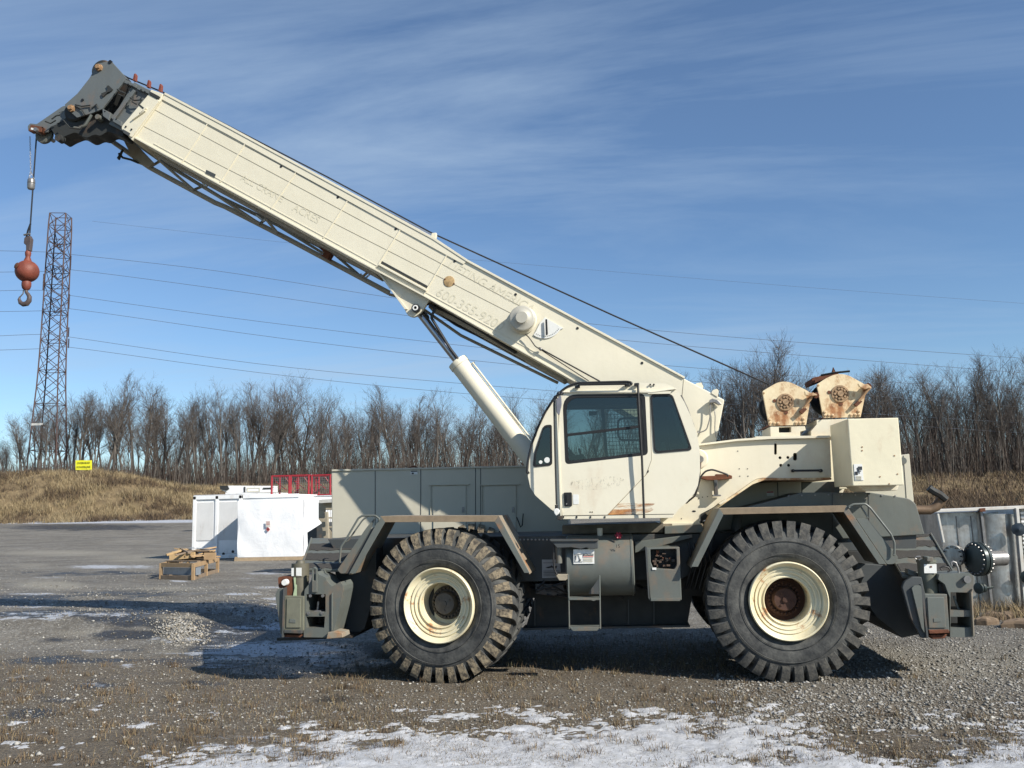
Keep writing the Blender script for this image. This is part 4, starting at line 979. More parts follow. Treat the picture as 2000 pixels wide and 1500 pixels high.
# dark plumbing behind
q = random.Random(12)
for i in range(16):
    x_ = q.uniform(1030, 1250); pts = [(x_, q.uniform(1130, 1150), .7), (x_+q.uniform(5, 25), q.uniform(1140, 1165), .6), (x_+q.uniform(20, 70), q.uniform(1135, 1170), .62)]
    tubepx('hydraulic_hose', pts, 0, .014, M['hose'])
for i in range(5):
    x_ = 1345+i*9
    tubepx('hydraulic_hose', [(x_, 1060, .5), (x_+8, 1100, .45), (x_-6, 1150, .5)], 0, .014, M['hose'])
pp('pump_body', [(1045, 1140), (1100, 1142), (1104, 1158), (1080, 1164), (1046, 1160)], .6, .3, M['grey_dark'])

# ---- turntable ------------------------------------------------------
tc_ = P(1240, 1040, 1.5)
MB().lathe([(-.10, .001), (-.10, .80), (-.02, .80), (-.02, .72), (.04, .72), (.04, .86), (.09, .86), (.09, .001)], (tc_.x, 1.5, P(1240, 1040, .8).z), (0, 0, 1), 64).build('turntable_bearing', plain('tan_grease_ring', (.20, .165, .115), .8, var=.6, sc=9), crane)
pp('turntable_skirt', [(1098, 1026), (1296, 1021), (1296, 1040), (1098, 1043)], .62, .05, plain('tan_dusty_plate', (.17, .15, .115), .85, var=.5, sc=10))
pp('turntable_box', [(1298, 1028), (1370, 1024), (1378, 1040), (1298, 1043)], .55, .4, M['grey'])

# ---- superstructure -------------------------------------------------
SY_ = .80
sl = lambda x, y, w, h: rnd([(x-w, y-h), (x+w, y-h), (x+w, y+h), (x-w, y+h)], w*.98, 4)
side = [(1290, 868), (1365, 869), (1439, 860.5), (1505, 859), (1621, 857), (1624, 931.6), (1555, 934), (1490, 933), (1478, 935), (1466, 942), (1441, 960), (1405, 984), (1380, 998), (1368, 1004), (1366, 1022), (1290, 1023)]
holes = [sl(1514.7, 877, 2.6, 11), sl(1553, 892, 3.9, 7.5)] + [circ(a, b, 3.0, 12) for a, b in ((1523.6, 894), (1539, 893.5), (1525, 908.7), (1540.3, 908.7))]
sup = pp('superstructure_plate', side, SY_, .03, M['cream'], holes=holes, bev=0)
pp('superstructure_plate', side, 2.15, .03, M['cream'], holes=None or (), bev=0)
pp('plate_backing', [(1505, 864), (1562, 864), (1562, 915), (1505, 915)], SY_+.20, .02, M['frame_black'], sup, bev=0)
pp('top_flange', [(1290, 866.5), (1365, 867), (1439, 857.5), (1475, 855), (1475, 852.5), (1621, 850.5), (1621, 855), (1505, 857.5), (1439, 861.5), (1365, 870.5), (1290, 871)], SY_-.05, 1.46, M['cream'], sup, bev=.003)
pp('bottom_flange', [(1378, 1002), (1405, 985), (1441, 961), (1466, 943), (1478, 936), (1490, 934), (1624, 933), (1624, 937), (1492, 938), (1470, 946), (1407, 989), (1382, 1006)], SY_-.03, 1.42, M['cream_rust'], sup, bev=.002)
pp('sill_flange', [(1290, 1022), (1368, 1021), (1368, 1026), (1290, 1028)], SY_-.06, 1.4, M['cream'], sup, bev=.002)
for (a, b) in ((1441, 881), (1444, 915.6), (1460, 915.6), (1445, 930), (1461, 930), (1365, 973), (1372, 971), (1382, 970), (1331, 1013)):
    MB().lathe([(0, .001), (0, .006), (.004, .006)], P(a, b, SY_-.004), (0, 1, 0), 10).build('bolt_hole', M['black'], sup)
MB().lathe([(0, .10), (.012, .115), (.02, .115)], P(1363, 896, SY_-.02), (0, 1, 0), 40).build('pivot_boss', M['cream'], sup)
MB().lathe([(0, .001), (0, .034), (.03, .04), (.06, .04)], P(1368, 896.5, SY_-.06), (0, 1, 0), 24).build('pivot_pin', M['steel'], sup)
pp('pin_keeper', [(1366, 900), (1370, 900), (1369, 913), (1367, 913)], SY_-.03, .02, M['rust'], sup, bev=0)
tubepx('hand_rail', [(1549, 919.5, .78), (1551, 919.3, .70), (1600, 918.8, .70), (1604, 918.8, .78)], 0, .012, M['black'], sup)
for a in (1549.5, 1604): MB().lathe([(0, .001), (0, .018), (.05, .018)], P(a, 919.2, SY_-.06), (0, 1, 0), 12).build('rail_foot', M['black'], sup)
tubepx('cable_loop', rnd([(1338, 984), (1358, 968), (1366, 940), (1369, 930), (1378, 920), (1391, 917), (1404, 921), (1424, 928)], 5), .62, .010, M['hose'], sup)
pp('latch_bracket', [(1368, 930), (1398, 929), (1398, 926), (1420, 926), (1430, 929), (1430, 935), (1410, 937), (1393, 938), (1380, 938), (1368, 934)], .70, .09, M['rust'], sup)
pp('latch_arm', [(1394, 937), (1401, 937), (1403, 967), (1396, 969)], .70, .07, M['grey_dark'], sup)
pp('latch_foot', [(1392, 966), (1409, 966), (1409, 969), (1392, 970)], .70, .08, M['steel'], sup)
pp('frame_slot', sl(1355.5, 998.5, 3.6, 1.7), SY_-.003, .004, M['black'], sup, bev=0)
pp('frame_opening', rnd([(1368, 1004), (1395, 990), (1384, 1012), (1368, 1020)], 3), SY_-.01, .02, M['frame_black'], sup, bev=0)
pp('gusset', [(1404, 983), (1418, 974), (1420, 978), (1407, 986)], SY_-.08, .08, M['cream'], sup, bev=0)

# ---- counterweight box ---------------------------------------------
cw = pp('counterweight_box', [(1655.5, 818), (1754.5, 815.7), (1765.5, 947.5), (1665.5, 949)], -.02, .76, paint('cream_box', (.77, .71, .52), (.62, .56, .4), .04, .5, 5, grime=.25, wave=.02), bev=.008)
pp('box_keel', [(1675, 949.2), (1756, 948), (1752, 958), (1690, 959)], .20, .5, M['cream'], cw)
cw2 = dupe(cw, crane, (cw.location.x, cw.location.y+2.2, cw.location.z))
pp('decal', [(1667.5, 906.5), (1684, 906), (1687, 938), (1670, 938.6)], -.026, .004, M['white'], cw, bev=0)
for pts in ([(1676.5, 911), (1679.2, 911), (1679.5, 917.8), (1677, 917.8)], [(1680.6, 911), (1683.6, 911), (1684, 917.6), (1681, 917.6)], [(1670.3, 921), (1675.4, 921), (1675.8, 927.4), (1670.8, 927.4)], [(1674, 913.5), (1675, 913.3), (1677, 919.5), (1675.4, 920)], [(1676.5, 918.4), (1682, 920), (1681.7, 921), (1676.5, 919.6)], [(1676.3, 919.8), (1677.2, 919.6), (1679.8, 924.5), (1679, 925)]):
    pp('decal_mark', pts, -.031, .004, M['ink'], cw, bev=0)
for yy in (930, 932, 934.2, 936): pp('decal_line', [(1672, yy), (1683, yy), (1683, yy+.8), (1672, yy+.8)], -.031, .004, M['ghost'], cw, bev=0)
for (a, b) in ((1684, 873), (1747, 890), (1753, 926), (1719, 931), (1737, 945), (1684, 880)):
    MB().lathe([(0, .001), (0, .008), (.003, .008)], P(a, b, -.024), (0, 1, 0), 7).build('paint_chip', M['rust_tan'], cw)

# ---- winches --------------------------------------------------------
def winch(pts, hub, Yw, dep_, base, basehole, bolts, arm):
    e = empty('winch', P(hub[0], pts[-1][1], Yw), crane)
    pl = pp('end_plate', pts, Yw, .03, M['cream_rust'], e, bev=.003)
    pp('end_plate', pts, Yw+dep_, .03, M['rust'], e, bev=.003)
    hc = P(*hub, Yw)
    MB().lathe([(.03, .20), (.06, .20), (.06, .15), (dep_-.05, .15), (dep_-.05, .20), (dep_, .20)], hc, (0, 1, 0), 32).build('drum', M['frame_black'], e)
    m = MB()
    for k in range(14): m.lathe([(.07+k*.034, .155), (.087+k*.034, .172), (.10+k*.034, .155)], hc, (0, 1, 0), 28)
    m.build('rope_coil', M['rope'], e)
    hb_ = MB(); hb_.lathe([(0, .098), (-.014, .096), (-.016, .078), (-.008, .074), (-.008, .035), (-.03, .032), (-.03, .001)], hc, (0, 1, 0), 28)
    for k in range(10):
        a = 2*math.pi*k/10; hb_.lathe([(0, .013), (-.024, .013), (-.024, .001)], hc+Vector((math.cos(a)*.058, 0, math.sin(a)*.058)), (0, 1, 0), 6)
    hb_.build('hub_cover', plain('hub_tan', (.5, .33, .19), .75, var=.75, sc=26), e)
    for (a, b) in ((-.118, .02), (.0, -.118)):
        MB().lathe([(0, .001), (0, .020), (.003, .020)], hc+Vector((a, -.006, b)), (0, 1, 0), 14).build('plate_hole', M['rust'], e)
    for (a, b) in bolts:
        MB().lathe([(0, .016), (-.010, .016), (-.014, .010), (-.014, .001)], P(a, b, Yw), (0, 1, 0), 8).build('bolt', M['cream_rust'], e)
    pp('base_edge', [(pts[-1][0], pts[-1][1]-1), (pts[-2][0], pts[-2][1]-1), (pts[-2][0], pts[-2][1]+2), (pts[-1][0], pts[-1][1]+2)], Yw-.03, dep_+.08, M['rust'], e, bev=.002)
    b = pp('pedestal', base, Yw+.0, .55, M['cream'], e, basehole, bev=.004)
    if basehole: pp('pedestal_back', base, Yw+.12, .02, M['grey_dark'], e, bev=0)
    tubepx('roller_arm', arm[0], Yw-.05, .014, M['rust_tan'], e)
    pp('roller_lever', arm[1], Yw-.09, .04, M['cream_rust'], e, bev=.003)
    pp('arm_block', arm[2], Yw-.06, .05, M['rust'], e, bev=.003)
    tubepx('tension_roller', [(arm[1][1][0], arm[1][1][1]+3, Yw-.05), (arm[1][1][0], arm[1][1][1]+3, Yw+dep_)], 0, .035, M['rust'], e)
    return e
w1 = rnd([(1489, 764), (1516, 748), (1528, 745), (1543, 746), (1577, 763), (1586, 771), (1583, 780), (1574.5, 830), (1502, 831.5)], (3, 8, 10, 8, 3, 3, 2, 1, 1))
winch(w1, (1534, 785.4), .86, .62, [(1504, 833.5), (1572, 832.5), (1574, 840), (1563, 843), (1563, 853.5), (1505, 854)], [[(1521, 834.5), (1545, 834), (1545, 844.5), (1521.5, 845)]],
      [(1503, 820), (1503.5, 826), (1512, 826.5), (1519.5, 826.5), (1554.5, 826), (1562, 826), (1570, 825.5), (1569, 818), (1491.5, 767)],
      (rnd([(1570, 797), (1584, 778), (1588, 768)], 1), [(1572, 764), (1594, 769), (1596, 772), (1580, 773.5), (1573, 771)], [(1561, 803), (1571, 795), (1577, 799), (1567, 809)]))
w2 = rnd([(1595, 751), (1612, 739.5), (1628, 732), (1642, 730), (1657.6, 733), (1686, 749), (1697, 757), (1690, 772), (1681, 814.7), (1608, 816.6)], (3, 6, 8, 10, 8, 3, 3, 2, 1, 1))
winch(w2, (1640.8, 769), .86, .62, [(1595, 820), (1668, 817.5), (1668, 853), (1584, 853), (1584, 842), (1595, 829)], (),
      [(1611, 805), (1611, 811), (1618.5, 811), (1626, 811), (1661.5, 810.5), (1670, 810), (1677.5, 810), (1677, 803), (1598, 752)],
      (rnd([(1677, 784), (1694, 763), (1700, 757), (1693, 752)], 1), [(1676, 749), (1696, 751), (1701, 757), (1690, 760), (1679, 755)], [(1669, 790), (1679, 780), (1685, 784), (1674, 794)]))
pp('rope_guide_plate', [(1585, 741), (1588, 737.5), (1604, 734), (1607, 730), (1622, 728), (1634, 727), (1640, 731), (1612, 740), (1592, 748), (1588, 749)], 1.15, .4, M['rust'])
tubepx('guide_rod', [(1604, 733, 1.1), (1630, 728, 1.0), (1660, 725, .95)], 0, .012, M['frame_black'])
tubepx('guide_stub', [(1626, 729, 1.15), (1628, 719, 1.15), (1630, 727, 1.15)], 0, .014, M['rust'])

# ---- boom -----------------------------------------------------------
BY0, BY1 = 1.26, 1.92; BT = BY1-BY0
boom = pp('boom', [(262, 269), (400, 345), (700, 510), (827, 578), (1122, 745), (1250, 822), (1330, 905), (1391, 905), (1399, 861), (1415, 781), (1335.5, 739), (1200, 666), (912, 511), (845, 467.5), (445, 250), (320, 184)], BY0, BT, M['cream_clean'], bev=.010)
def bar(name, a, b, w, Y, T, mat, parent=None, bev=0):
    A, B = Vector(a), Vector(b); n = (B-A).normalized(); n = Vector((-n.y, n.x))*w/2
    return pp(name, [tuple(A+n), tuple(B+n), tuple(B-n), tuple(A-n)], Y, T, mat, parent or boom, bev=bev)
for a, b in (((405, 241), (355, 317)), ((478, 281), (430, 355)), ((577, 337), (529, 407)), ((678, 392), (631, 465)), ((781, 449), (735, 522)), ((873, 497), (828, 574))):
    bar('stiffener', a, b, 2.0, BY0-.010, .012, M['cream_clean'], bev=.003)
    bar('weld_line', (a[0]+1.3, a[1]+.3), (b[0]+1.3, b[1]+.3), .7, BY0-.002, .003, M['ghost'])
seam = plain('seam_shadow_dirt', (.36, .32, .23), .8, var=.3)
bar('panel_seam', (287, 206), (1015, 597), .85, BY0-.003, .004, seam)
bar('panel_seam', (262, 237), (999, 612), .75, BY0-.003, .004, seam)
bar('panel_seam', (316, 197), (904, 514), .8, BY0-.003, .004, plain('seam_dark', (.2, .18, .13), .8))
bar('bottom_bead', (300, 280), (1050, 690), 1.4, BY0-.006, .007, M['cream_clean'])
pp('top_strip', [(322, 182), (447, 247), (847, 464), (914, 508), (905, 516), (893, 510), (445, 263), (316, 194)], BY0-.012, .012, M['cream_clean'], boom, bev=.002)
pp('top_edge', [(322, 180.5), (447, 246), (847, 463), (914, 507.5), (1203, 663), (1338, 736), (1336, 739), (1200, 666), (912, 511), (845, 467.5), (445, 250), (320, 184)], BY0-.02, .03, M['cream'], boom, bev=.002)
pp('lower_edge', [(262, 266), (400, 342), (700, 507), (827, 575), (1122, 742), (1122, 745.5), (827, 578.5), (700, 510.5), (400, 345.5), (262, 269.5)], BY0-.018, .03, M['cream_clean'], boom, bev=.002)
bar('lower_slot', (745, 512), (835, 561), 5.0, BY0-.004, .006, M['frame_black'])
bar('slot_plate', (740, 516), (833, 567), 4.0, BY0-.03, .03, M['cream_clean'], bev=.004)
for a, b in ((549, 325), (660, 385), (773, 447), (888, 510), (1007, 575), (1128, 641), (1254, 709), (963, 559)):
    MB().lathe([(0, .001), (0, .0165 if a != 963 else .006), (.005, .0165 if a != 963 else .006)], P(a, b, BY0-.005), (0, 1, 0), 14).build('bolt_hole', M['black'], boom)
MB().lathe([(0, .001), (-.002, .066), (.0, .070), (.006, .070)], P(877, 549.5, BY0-.006), (0, 1, 0), 32).build('inspection_cover', plain('cover_rust_spots', (.62, .42, .20), .7, var=.7, sc=16), boom)
for a, b in ((869, 545), (886.5, 554)): MB().lathe([(0, .001), (0, .010), (.005, .010)], P(a, b, BY0-.013), (0, 1, 0), 10).build('rust_hole', M['rust'], boom)
pp('name_plate', [(403, 331.5), (421, 340), (419, 347), (401, 338)], BY0-.008, .008, M['grey_dark'], boom, bev=.001)
M['ghost2'] = plain('fainter_letter_cream', (.69, .64, .485), .55, var=.12, sc=22)
ba = math.atan2(-(P(1122, 745, BY0).z-P(262, 269, BY0).z), P(1122, 745, BY0).x-P(262, 269, BY0).x)
text('lettering', 'LIFTING AMERICA', 958, 560, BY0-.0022, .155, ba, M['ghost'], boom, .0002, shear=.15)
text('lettering', '600-355-9200', 917, 604, BY0-.0022, .172, ba, M['ghost'], boom, .0002, shear=.1)
text('lettering', 'ALL CRANE', 512, 368, BY0-.0022, .13, ba, M['ghost2'], boom, .0002)
text('lettering', 'ACRES', 598, 418, BY0-.0022, .14, ba, M['ghost2'], boom, .0002)
# boom head collar of the base section
pp('collar', [(295, 175), (318, 183), (313, 197), (258, 274), (250, 266), (262, 245)], BY0-.03, BT+.06, M['cream_clean'], boom, bev=.005)
pp('collar_plate', rnd([(290, 184), (311, 196), (257, 268), (250, 265), (237, 252), (238, 246)], (2, 2, 2, 3, 4, 4)), BY0-.05, .05, M['cream_clean'], boom, bev=.005)
bar('collar_brace', (272, 222), (284, 210), 2.5, BY0-.08, .04, M['cream_clean']); bar('collar_brace', (258, 232), (282, 215), 2.5, BY0-.08, .04, M['cream_clean'])
pp('collar_window', [(292, 178), (311, 188), (308, 193), (291, 184)], BY0-.06, .03, M['frame_black'], boom, bev=0)
pp('collar_window', [(240, 252), (254, 260), (252, 266), (241, 259)], BY0-.056, .02, M['grey_dark'], boom, bev=0)
for a, b in ((245.5, 247), (256.5, 252.5)): MB().lathe([(0, .001), (0, .013), (.005, .013)], P(a, b, BY0-.06), (0, 1, 0), 10).build('bolt_hole', M['black'], boom)
# inner sections
pp('middle_section', [(262, 160), (292, 176), (250, 262), (212, 242)], BY0+.02, BT-.10, M['tip_grey'], boom)
Z = lambda p: zoomed(p, 0, 90, 4.762)
pp('section_collar', Z([(1165, 312), (1270, 360), (1262, 388), (1150, 340)]), BY0-.02, BT+.04, M['tip_grey'], boom)
pp('section_collar', Z([(1285, 362), (1400, 410), (1385, 445), (1270, 400)]), BY0-.02, BT+.04, M['tip_grey'], boom)
pp('section_collar', Z([(1235, 400), (1260, 415), (1055, 690), (1030, 665)]), BY0-.02, .10, M['tip_grey'], boom)
pp('section_collar', Z([(950, 580), (1030, 620), (1010, 690), (955, 650)]), BY0-.03, BT+.06, M['tip_grey'], boom)
pp('section_collar', Z([(1060, 660), (1130, 700), (1125, 745), (1045, 700)]), BY0-.03, BT+.06, M['tip_grey'], boom)
for k, (a, b) in enumerate(((1190, 352), (1225, 370), (1310, 405), (1345, 422), (975, 605), (1080, 678))):
    MB().lathe([(0, .001), (0, .010), (.01, .010)], P(*Z([(a, b)])[0], BY0-.035), (0, 1, 0), 8).build('bolt', M['black'], boom)
for pts in ([(1090, 400), (1130, 430), (1170, 440)], [(1100, 450), (1150, 470), (1160, 440), (1130, 420)], [(1210, 480), (1250, 505), (1320, 500), (1290, 540), (1350, 590)], [(1240, 470), (1230, 520), (1270, 540)]):
    tubepx('cable', Z(pts), BY0-.05, .010, M['frame_black'], boom)
pp('head_plate', rnd(Z([(900, 165), (1030, 135), (1180, 300), (1160, 320), (950, 585), (850, 625), (715, 665), (640, 600), (600, 545), (720, 440), (830, 300), (885, 200)]), 1.5), BY0-.02, .03, M['tip_grey'], boom, bev=.003)
pp('head_plate', rnd(Z([(900, 165), (1030, 135), (1180, 300), (1160, 320), (950, 585), (850, 625), (715, 665), (640, 600), (600, 545), (720, 440), (830, 300), (885, 200)]), 1.5), BY1-.02, .03, M['tip_grey'], boom, bev=.003)
pp('head_core', Z([(960, 260), (1140, 320), (930, 600), (830, 640), (700, 640), (720, 470), (860, 300)]), BY0+.06, BT-.12, M['frame_black'], boom)
pp('lower_head', rnd(Z([(640, 600), (715, 665), (850, 630), (950, 590), (1140, 740), (1150, 850), (1000, 790), (930, 840), (880, 820), (800, 860), (700, 800), (600, 840), (540, 880), (510, 830), (440, 720), (560, 600)]), 7), BY0+.06, .26, M['frame_black'], boom)
pp('nose_plate', rnd(Z([(640, 545), (580, 560), (340, 725), (280, 718), (257, 745), (262, 790), (330, 815), (440, 800), (470, 750), (560, 720), (640, 640)]), 2), BY0+.06, .03, M['tip_grey'], boom, bev=.003)
pp('nose_plate', rnd(Z([(640, 545), (580, 560), (340, 725), (280, 718), (257, 745), (262, 790), (330, 815), (440, 800), (470, 750), (560, 720), (640, 640)]), 2), BY1-.09, .03, M['tip_grey'], boom, bev=.003)
pp('dead_end_block', Z(rnd([(285, 730), (400, 750), (380, 800), (262, 790)], 10)), BY0+.0, .1, M['rust'], boom)
pp('sticker', Z([(288, 758), (322, 764), (320, 782), (286, 776)]), BY0-.005, .004, M['white'], boom, bev=0)
shv = P(*Z([(415, 828)])[0], 1.42)
MB().lathe([(-.03, .05), (-.03, .105), (-.022, .122), (0, .100), (.022, .122), (.03, .105), (.03, .05)], shv, (0, 1, 0), 40).build('nose_sheave', M['grey'], boom)
MB().lathe([(-.20, .001), (-.20, .028), (.2, .028), (.2, .001)], shv, (0, 1, 0), 16).build('sheave_pin', M['steel'], boom)
for (a, b) in ((670, 585), (925, 205)):
    c = P(*Z([(a, b)])[0], BY0-.02)
    MB().lathe([(0, .052), (-.03, .050), (-.03, .034), (-.06, .03), (-.06, .001)], c, (0, 1, 0), 8).build('sheave_nut', M['rust_tan'], boom)
    MB().lathe([(.04, .13), (.06, .15), (.10, .13), (.14, .15), (.18, .13), (.22, .15), (.56, .15), (.6, .13)], c, (0, 1, 0), 32).build('head_sheave', M['frame_black'], boom)
for pts in ([(480, 680), (520, 650), (560, 640)], [(420, 700), (470, 720), (520, 690)], [(700, 545), (760, 560), (840, 550), (850, 580), (900, 540), (910, 580)], [(700, 555), (760, 590), (790, 640)], [(850, 630), (800, 700), (750, 770), (650, 760), (590, 690)]):
    tubepx('cable', Z(pts), BY0-.04, .009, M['frame_black'], boom)
tubepx('hanger_pipe', Z([(690, 760), (740, 765), (800, 730), (850, 640)]), BY0-.03, .020, M['grey'], boom)
MB().lathe([(0, .001), (0, .035), (.1, .04), (.1, .001)], P(*Z([(905, 655)])[0], BY0-.05), (0, 1, 0), 16).build('pulley_boss', M['grey'], boom)
pp('latch_hook', Z([(940, 440), (990, 420), (1000, 395), (990, 370), (1010, 365), (1045, 400), (1030, 420), (1000, 430), (960, 470), (945, 465)]), BY0-.04, .02, M['frame_black'], boom, bev=0)
MB().lathe([(0, .001), (0, .02), (.03, .02)], P(*Z([(765, 500)])[0], BY0-.03), (0, 1, 0), 10).build('bolt', M['black'], boom)
MB().lathe([(0, .001), (0, .026), (.03, .026)], P(*Z([(1022, 145)])[0], BY0-.03), (0, 1, 0), 10).build('bolt', M['black'], boom)
MB().lathe([(-.02, .001), (-.02, .05), (.08, .05)], P(*Z([(548, 855)])[0], BY0+.0), (0, 1, 0), 14).build('pin', M['frame_black'], boom)
for a in ((1250, 285), (1378, 345), (1488, 382)):
    c = Z([a])[0]
    pp('rope_roller_guard', [(c[0]-4, c[1]+7), (c[0]-1, c[1]-6), (c[0]+2, c[1]-7), (c[0]+3, c[1]-4), (c[0]+2, c[1]+8)], BY0+.05, .05, M['red_iron'], boom)
    pp('rope_roller_guard', [(c[0]-4, c[1]+7), (c[0]-1, c[1]-6), (c[0]+2, c[1]-7), (c[0]+3, c[1]-4), (c[0]+2, c[1]+8)], BY1-.1, .05, M['red_iron'], boom)
pp('roller_bracket', [(839, 471), (843, 455), (852, 454), (852, 460), (848, 474)], 1.3, .06, M['cream'], boom)
pp('lug', [(857, 476), (870, 479), (876, 487), (868, 486)], 1.3, .03, M['white'], boom, bev=.002)
pp('lug', [(1357, 752), (1361, 748), (1370, 747), (1374, 756), (1372, 760)], 1.3, .05, M['cream'], boom, bev=.002)
pp('lug', rnd([(1389, 768), (1392, 762), (1400, 759), (1404, 763), (1402, 776)], 2), 1.25, .05, M['cream'], boom, bev=.002)
pp('sensor', [(1386, 781), (1392, 778), (1402, 781), (1410, 789), (1404, 791), (1396, 786), (1386, 787)], BY0-.09, .07, M['steel'], boom)
tubepx('hose', rnd([(1388, 786), (1387, 815), (1380, 840), (1361, 847)], 6), BY0-.06, .007, M['steel'], boom)
tubepx('hose', rnd([(1391, 784), (1397, 810), (1396, 840), (1399, 858)], 6), BY0-.03, .006, M['steel'], boom)
bar('panel_seam', (1335.6, 739), (1332, 778), .9, BY0-.003, .004, seam)
# cable reel and angle indicator
c = P(1022, 626, BY0)
MB().lathe([(0, .15), (-.02, .172), (-.03, .172), (-.035, .160), (-.05, .158)], c, (0, 1, 0), 48).build('reel_back', M['cream'], boom)
reelm = plain('reel_aluminium', (.50, .475, .40), .5, .1, .15, 5)
MB().lathe([(-.05, .150), (-.09, .155), (-.15, .155), (-.155, .150), (-.158, .135), (-.17, .09), (-.185, .075), (-.19, .072), (-.20, .070), (-.20, .001)], c, (0, 1, 0), 56).build('cable_reel', reelm, boom)
tubepx('signal_cable', rnd([(1026, 652), (1034, 660), (1045, 676), (1054, 682)], 3), BY0-.05, .007, M['hose'], boom)
tubepx('signal_cable', [(1053, 681), (1150, 744)], BY0-.035, .006, M['hose'], boom)
tubepx('guide_tube', [(1052, 679), (1110, 711), (1172, 745)], BY0-.045, .009, M['hose'], boom)
MB().ball(P(1056, 682, BY0-.04), .022, 1, 6).build('cable_clamp', M['steel'], boom)
dial = pp('angle_dial', [(1064, 620), (1068, 622), (1100, 641)]+[(1063+math.cos(t)*38*1.02, 619+math.sin(t)*42) for t in [R(a) for a in range(35, 125, 8)]]+[(1046, 648), (1055, 630)], BY0-.014, .012, M['white'], boom, bev=0)
for k in range(14):
    t = R(38+k*6.2); a, b = 1064+math.cos(t)*34, 620+math.sin(t)*36.5
    MB().px([(a-.7, b-.5), (a+.7, b-.5), (a+.7, b+.7), (a-.7, b+.7)], BY0-.017, .003).build('dial_number', M['ink'], dial)
pp('pointer', [(1065, 624), (1068.5, 623), (1070, 653), (1066, 655)], BY0-.05, .012, M['black'], dial, bev=.001)

# bracket and lift cylinder
for yb in (1.32, 1.60):
    pp('cylinder_bracket', rnd([(737, 531), (828, 579), (840, 584), (832, 596), (820, 612), (808, 620), (796, 616), (789, 602)], (0, 0, 0, 5, 6, 6, 5, 2)), yb, .06, M['cream'], boom, bev=.004)
pp('bracket_nose', [(737, 530), (742, 533), (796, 604), (790, 604)], 1.30, .40, M['cream_clean'], boom, bev=.002)
pc = P(811, 601, 1.24)
MB().lathe([(0, .001), (0, .018), (-.004, .02), (-.004, .033), (.0, .036)], pc, (0, 1, 0), 24).build('pin_collar', M['white'], boom)
MB().lathe([(.003, .001), (.003, .050), (.09, .052), (.50, .052), (.6, .052), (.6, .001)], pc, (0, 1, 0), 28).build('cylinder_pin', M['black'], boom)
CY = 1.47
a0, a1, a2 = P(813, 604, CY), P(893, 706, CY), P(1052, 913, CY)
ax_ = (a2-a1).normalized()
lift = MB().tube([a1, a2], .122, 40).build('lift_cylinder', M['cream_clean'], crane)
MB().lathe([(0, .085), (-.004, .10), (.0, .128), (.02, .130), (.07, .130), (.075, .122)], a1, ax_, 40).build('gland', M['cream_clean'], lift)
MB().tube([a0, a1+ax_*.1], .044, 24).build('rod', M['chrome'], lift)
e0 = MB(); e0.lathe([(-.07, .001), (-.07, .075), (.07, .075), (.07, .001)], a0, (0, 1, 0), 28); e0.build('rod_eye', M['black'], lift)
tubepx('hydraulic_hose', rnd([(816, 612), (826, 596), (838, 593), (850, 602), (842, 620), (880, 682), (896, 703)], 4), 1.36, .018, M['hose'], lift)
tubepx('hydraulic_hose', [(822, 604), (890, 700)], 1.52, .016, M['hose'], lift)
tubepx('side_pipe', [(923, 708), (1044, 866)], CY-.05, .012, M['cream_clean'], lift)
tubepx('side_pipe', [(919, 712), (927, 707)], CY-.04, .010, M['cream_clean'], lift)
tubepx('boom_hose', rnd([(845, 596), (880, 612), (930, 640), (1010, 690)], 6), 1.5, .022, M['hose'], boom)
tubepx('boom_hose', rnd([(850, 606), (890, 634), (960, 668), (1030, 706)], 6), 1.6, .018, M['hose'], boom)

# stowed lattice jib on the far side of the boom
jib = empty('stowed_jib', P(500, 420, 1.95), crane)
M['jibgrey'] = paint('jib_cream_grime_shade', (.36, .33, .26), (.18, .155, .115), .16, .7)  # grimy cream; its dark tone also stands for shade under the boom
def chord(pts, Y, r=.035): return tubepx('chord', pts, Y, r, M['jibgrey'], jib, 8)
chord([(202, 264), (292, 327), (420, 396), (440, 404), (561, 466), (700, 540), (760, 572)], 2.02)
chord([(240, 262), (320, 318), (430, 385), (560, 448), (700, 520), (790, 566)], 2.1, .026)
chord([(250, 268), (420, 362), (700, 514), (900, 622), (1000, 676)], 2.08, .05)
pp('under_shade_rail', [(300, 294), (735, 533), (735, 538), (298, 299)], 1.6, .34, M['jibgrey'], jib)  # dark strips added below the boom to widen its shaded underside band
pp('under_shade_rail', [(840, 590), (1110, 738), (1100, 744), (836, 600)], 1.5, .34, M['jibgrey'], jib)
pts_l = [(300, 318), (355, 350), (398, 369), (440, 380), (500, 430), (536, 446), (600, 470), (640, 505), (700, 540)]
for i, (a, b) in enumerate((((310, 312), (378, 371)), ((378, 371), (400, 362)), ((400, 366), (507, 437)), ((507, 437), (520, 428)), ((518, 426), (542, 455)), ((542, 440), (630, 494)), ((630, 494), (650, 488)), ((648, 492), (707, 542)), ((707, 542), (722, 528)), ((292, 327), (320, 310)), ((250, 268), (285, 318)))):
    tubepx('lacing', [a, b], 1.95+.15*(i % 2), .020, M['jibgrey'], jib)
for (a, b) in (((500, 420), (515, 432)), ((515, 432), (523, 418)), ((393, 352), (402, 366)), ((402, 366), (412, 352)), ((704, 535), (712, 545)), ((712, 545), (722, 536))):
    tubepx('lacing', [a, b], 2.05, .014, M['white'], jib)
pp('jib_plate', [(235, 262), (262, 278), (300, 318), (290, 326), (262, 316)], 1.92, .05, M['jibgrey'], jib)
pp('jib_latch', [(620, 482), (636, 486), (647, 495), (640, 506), (626, 498), (634, 494)], 1.85, .12, M['rust'], jib)
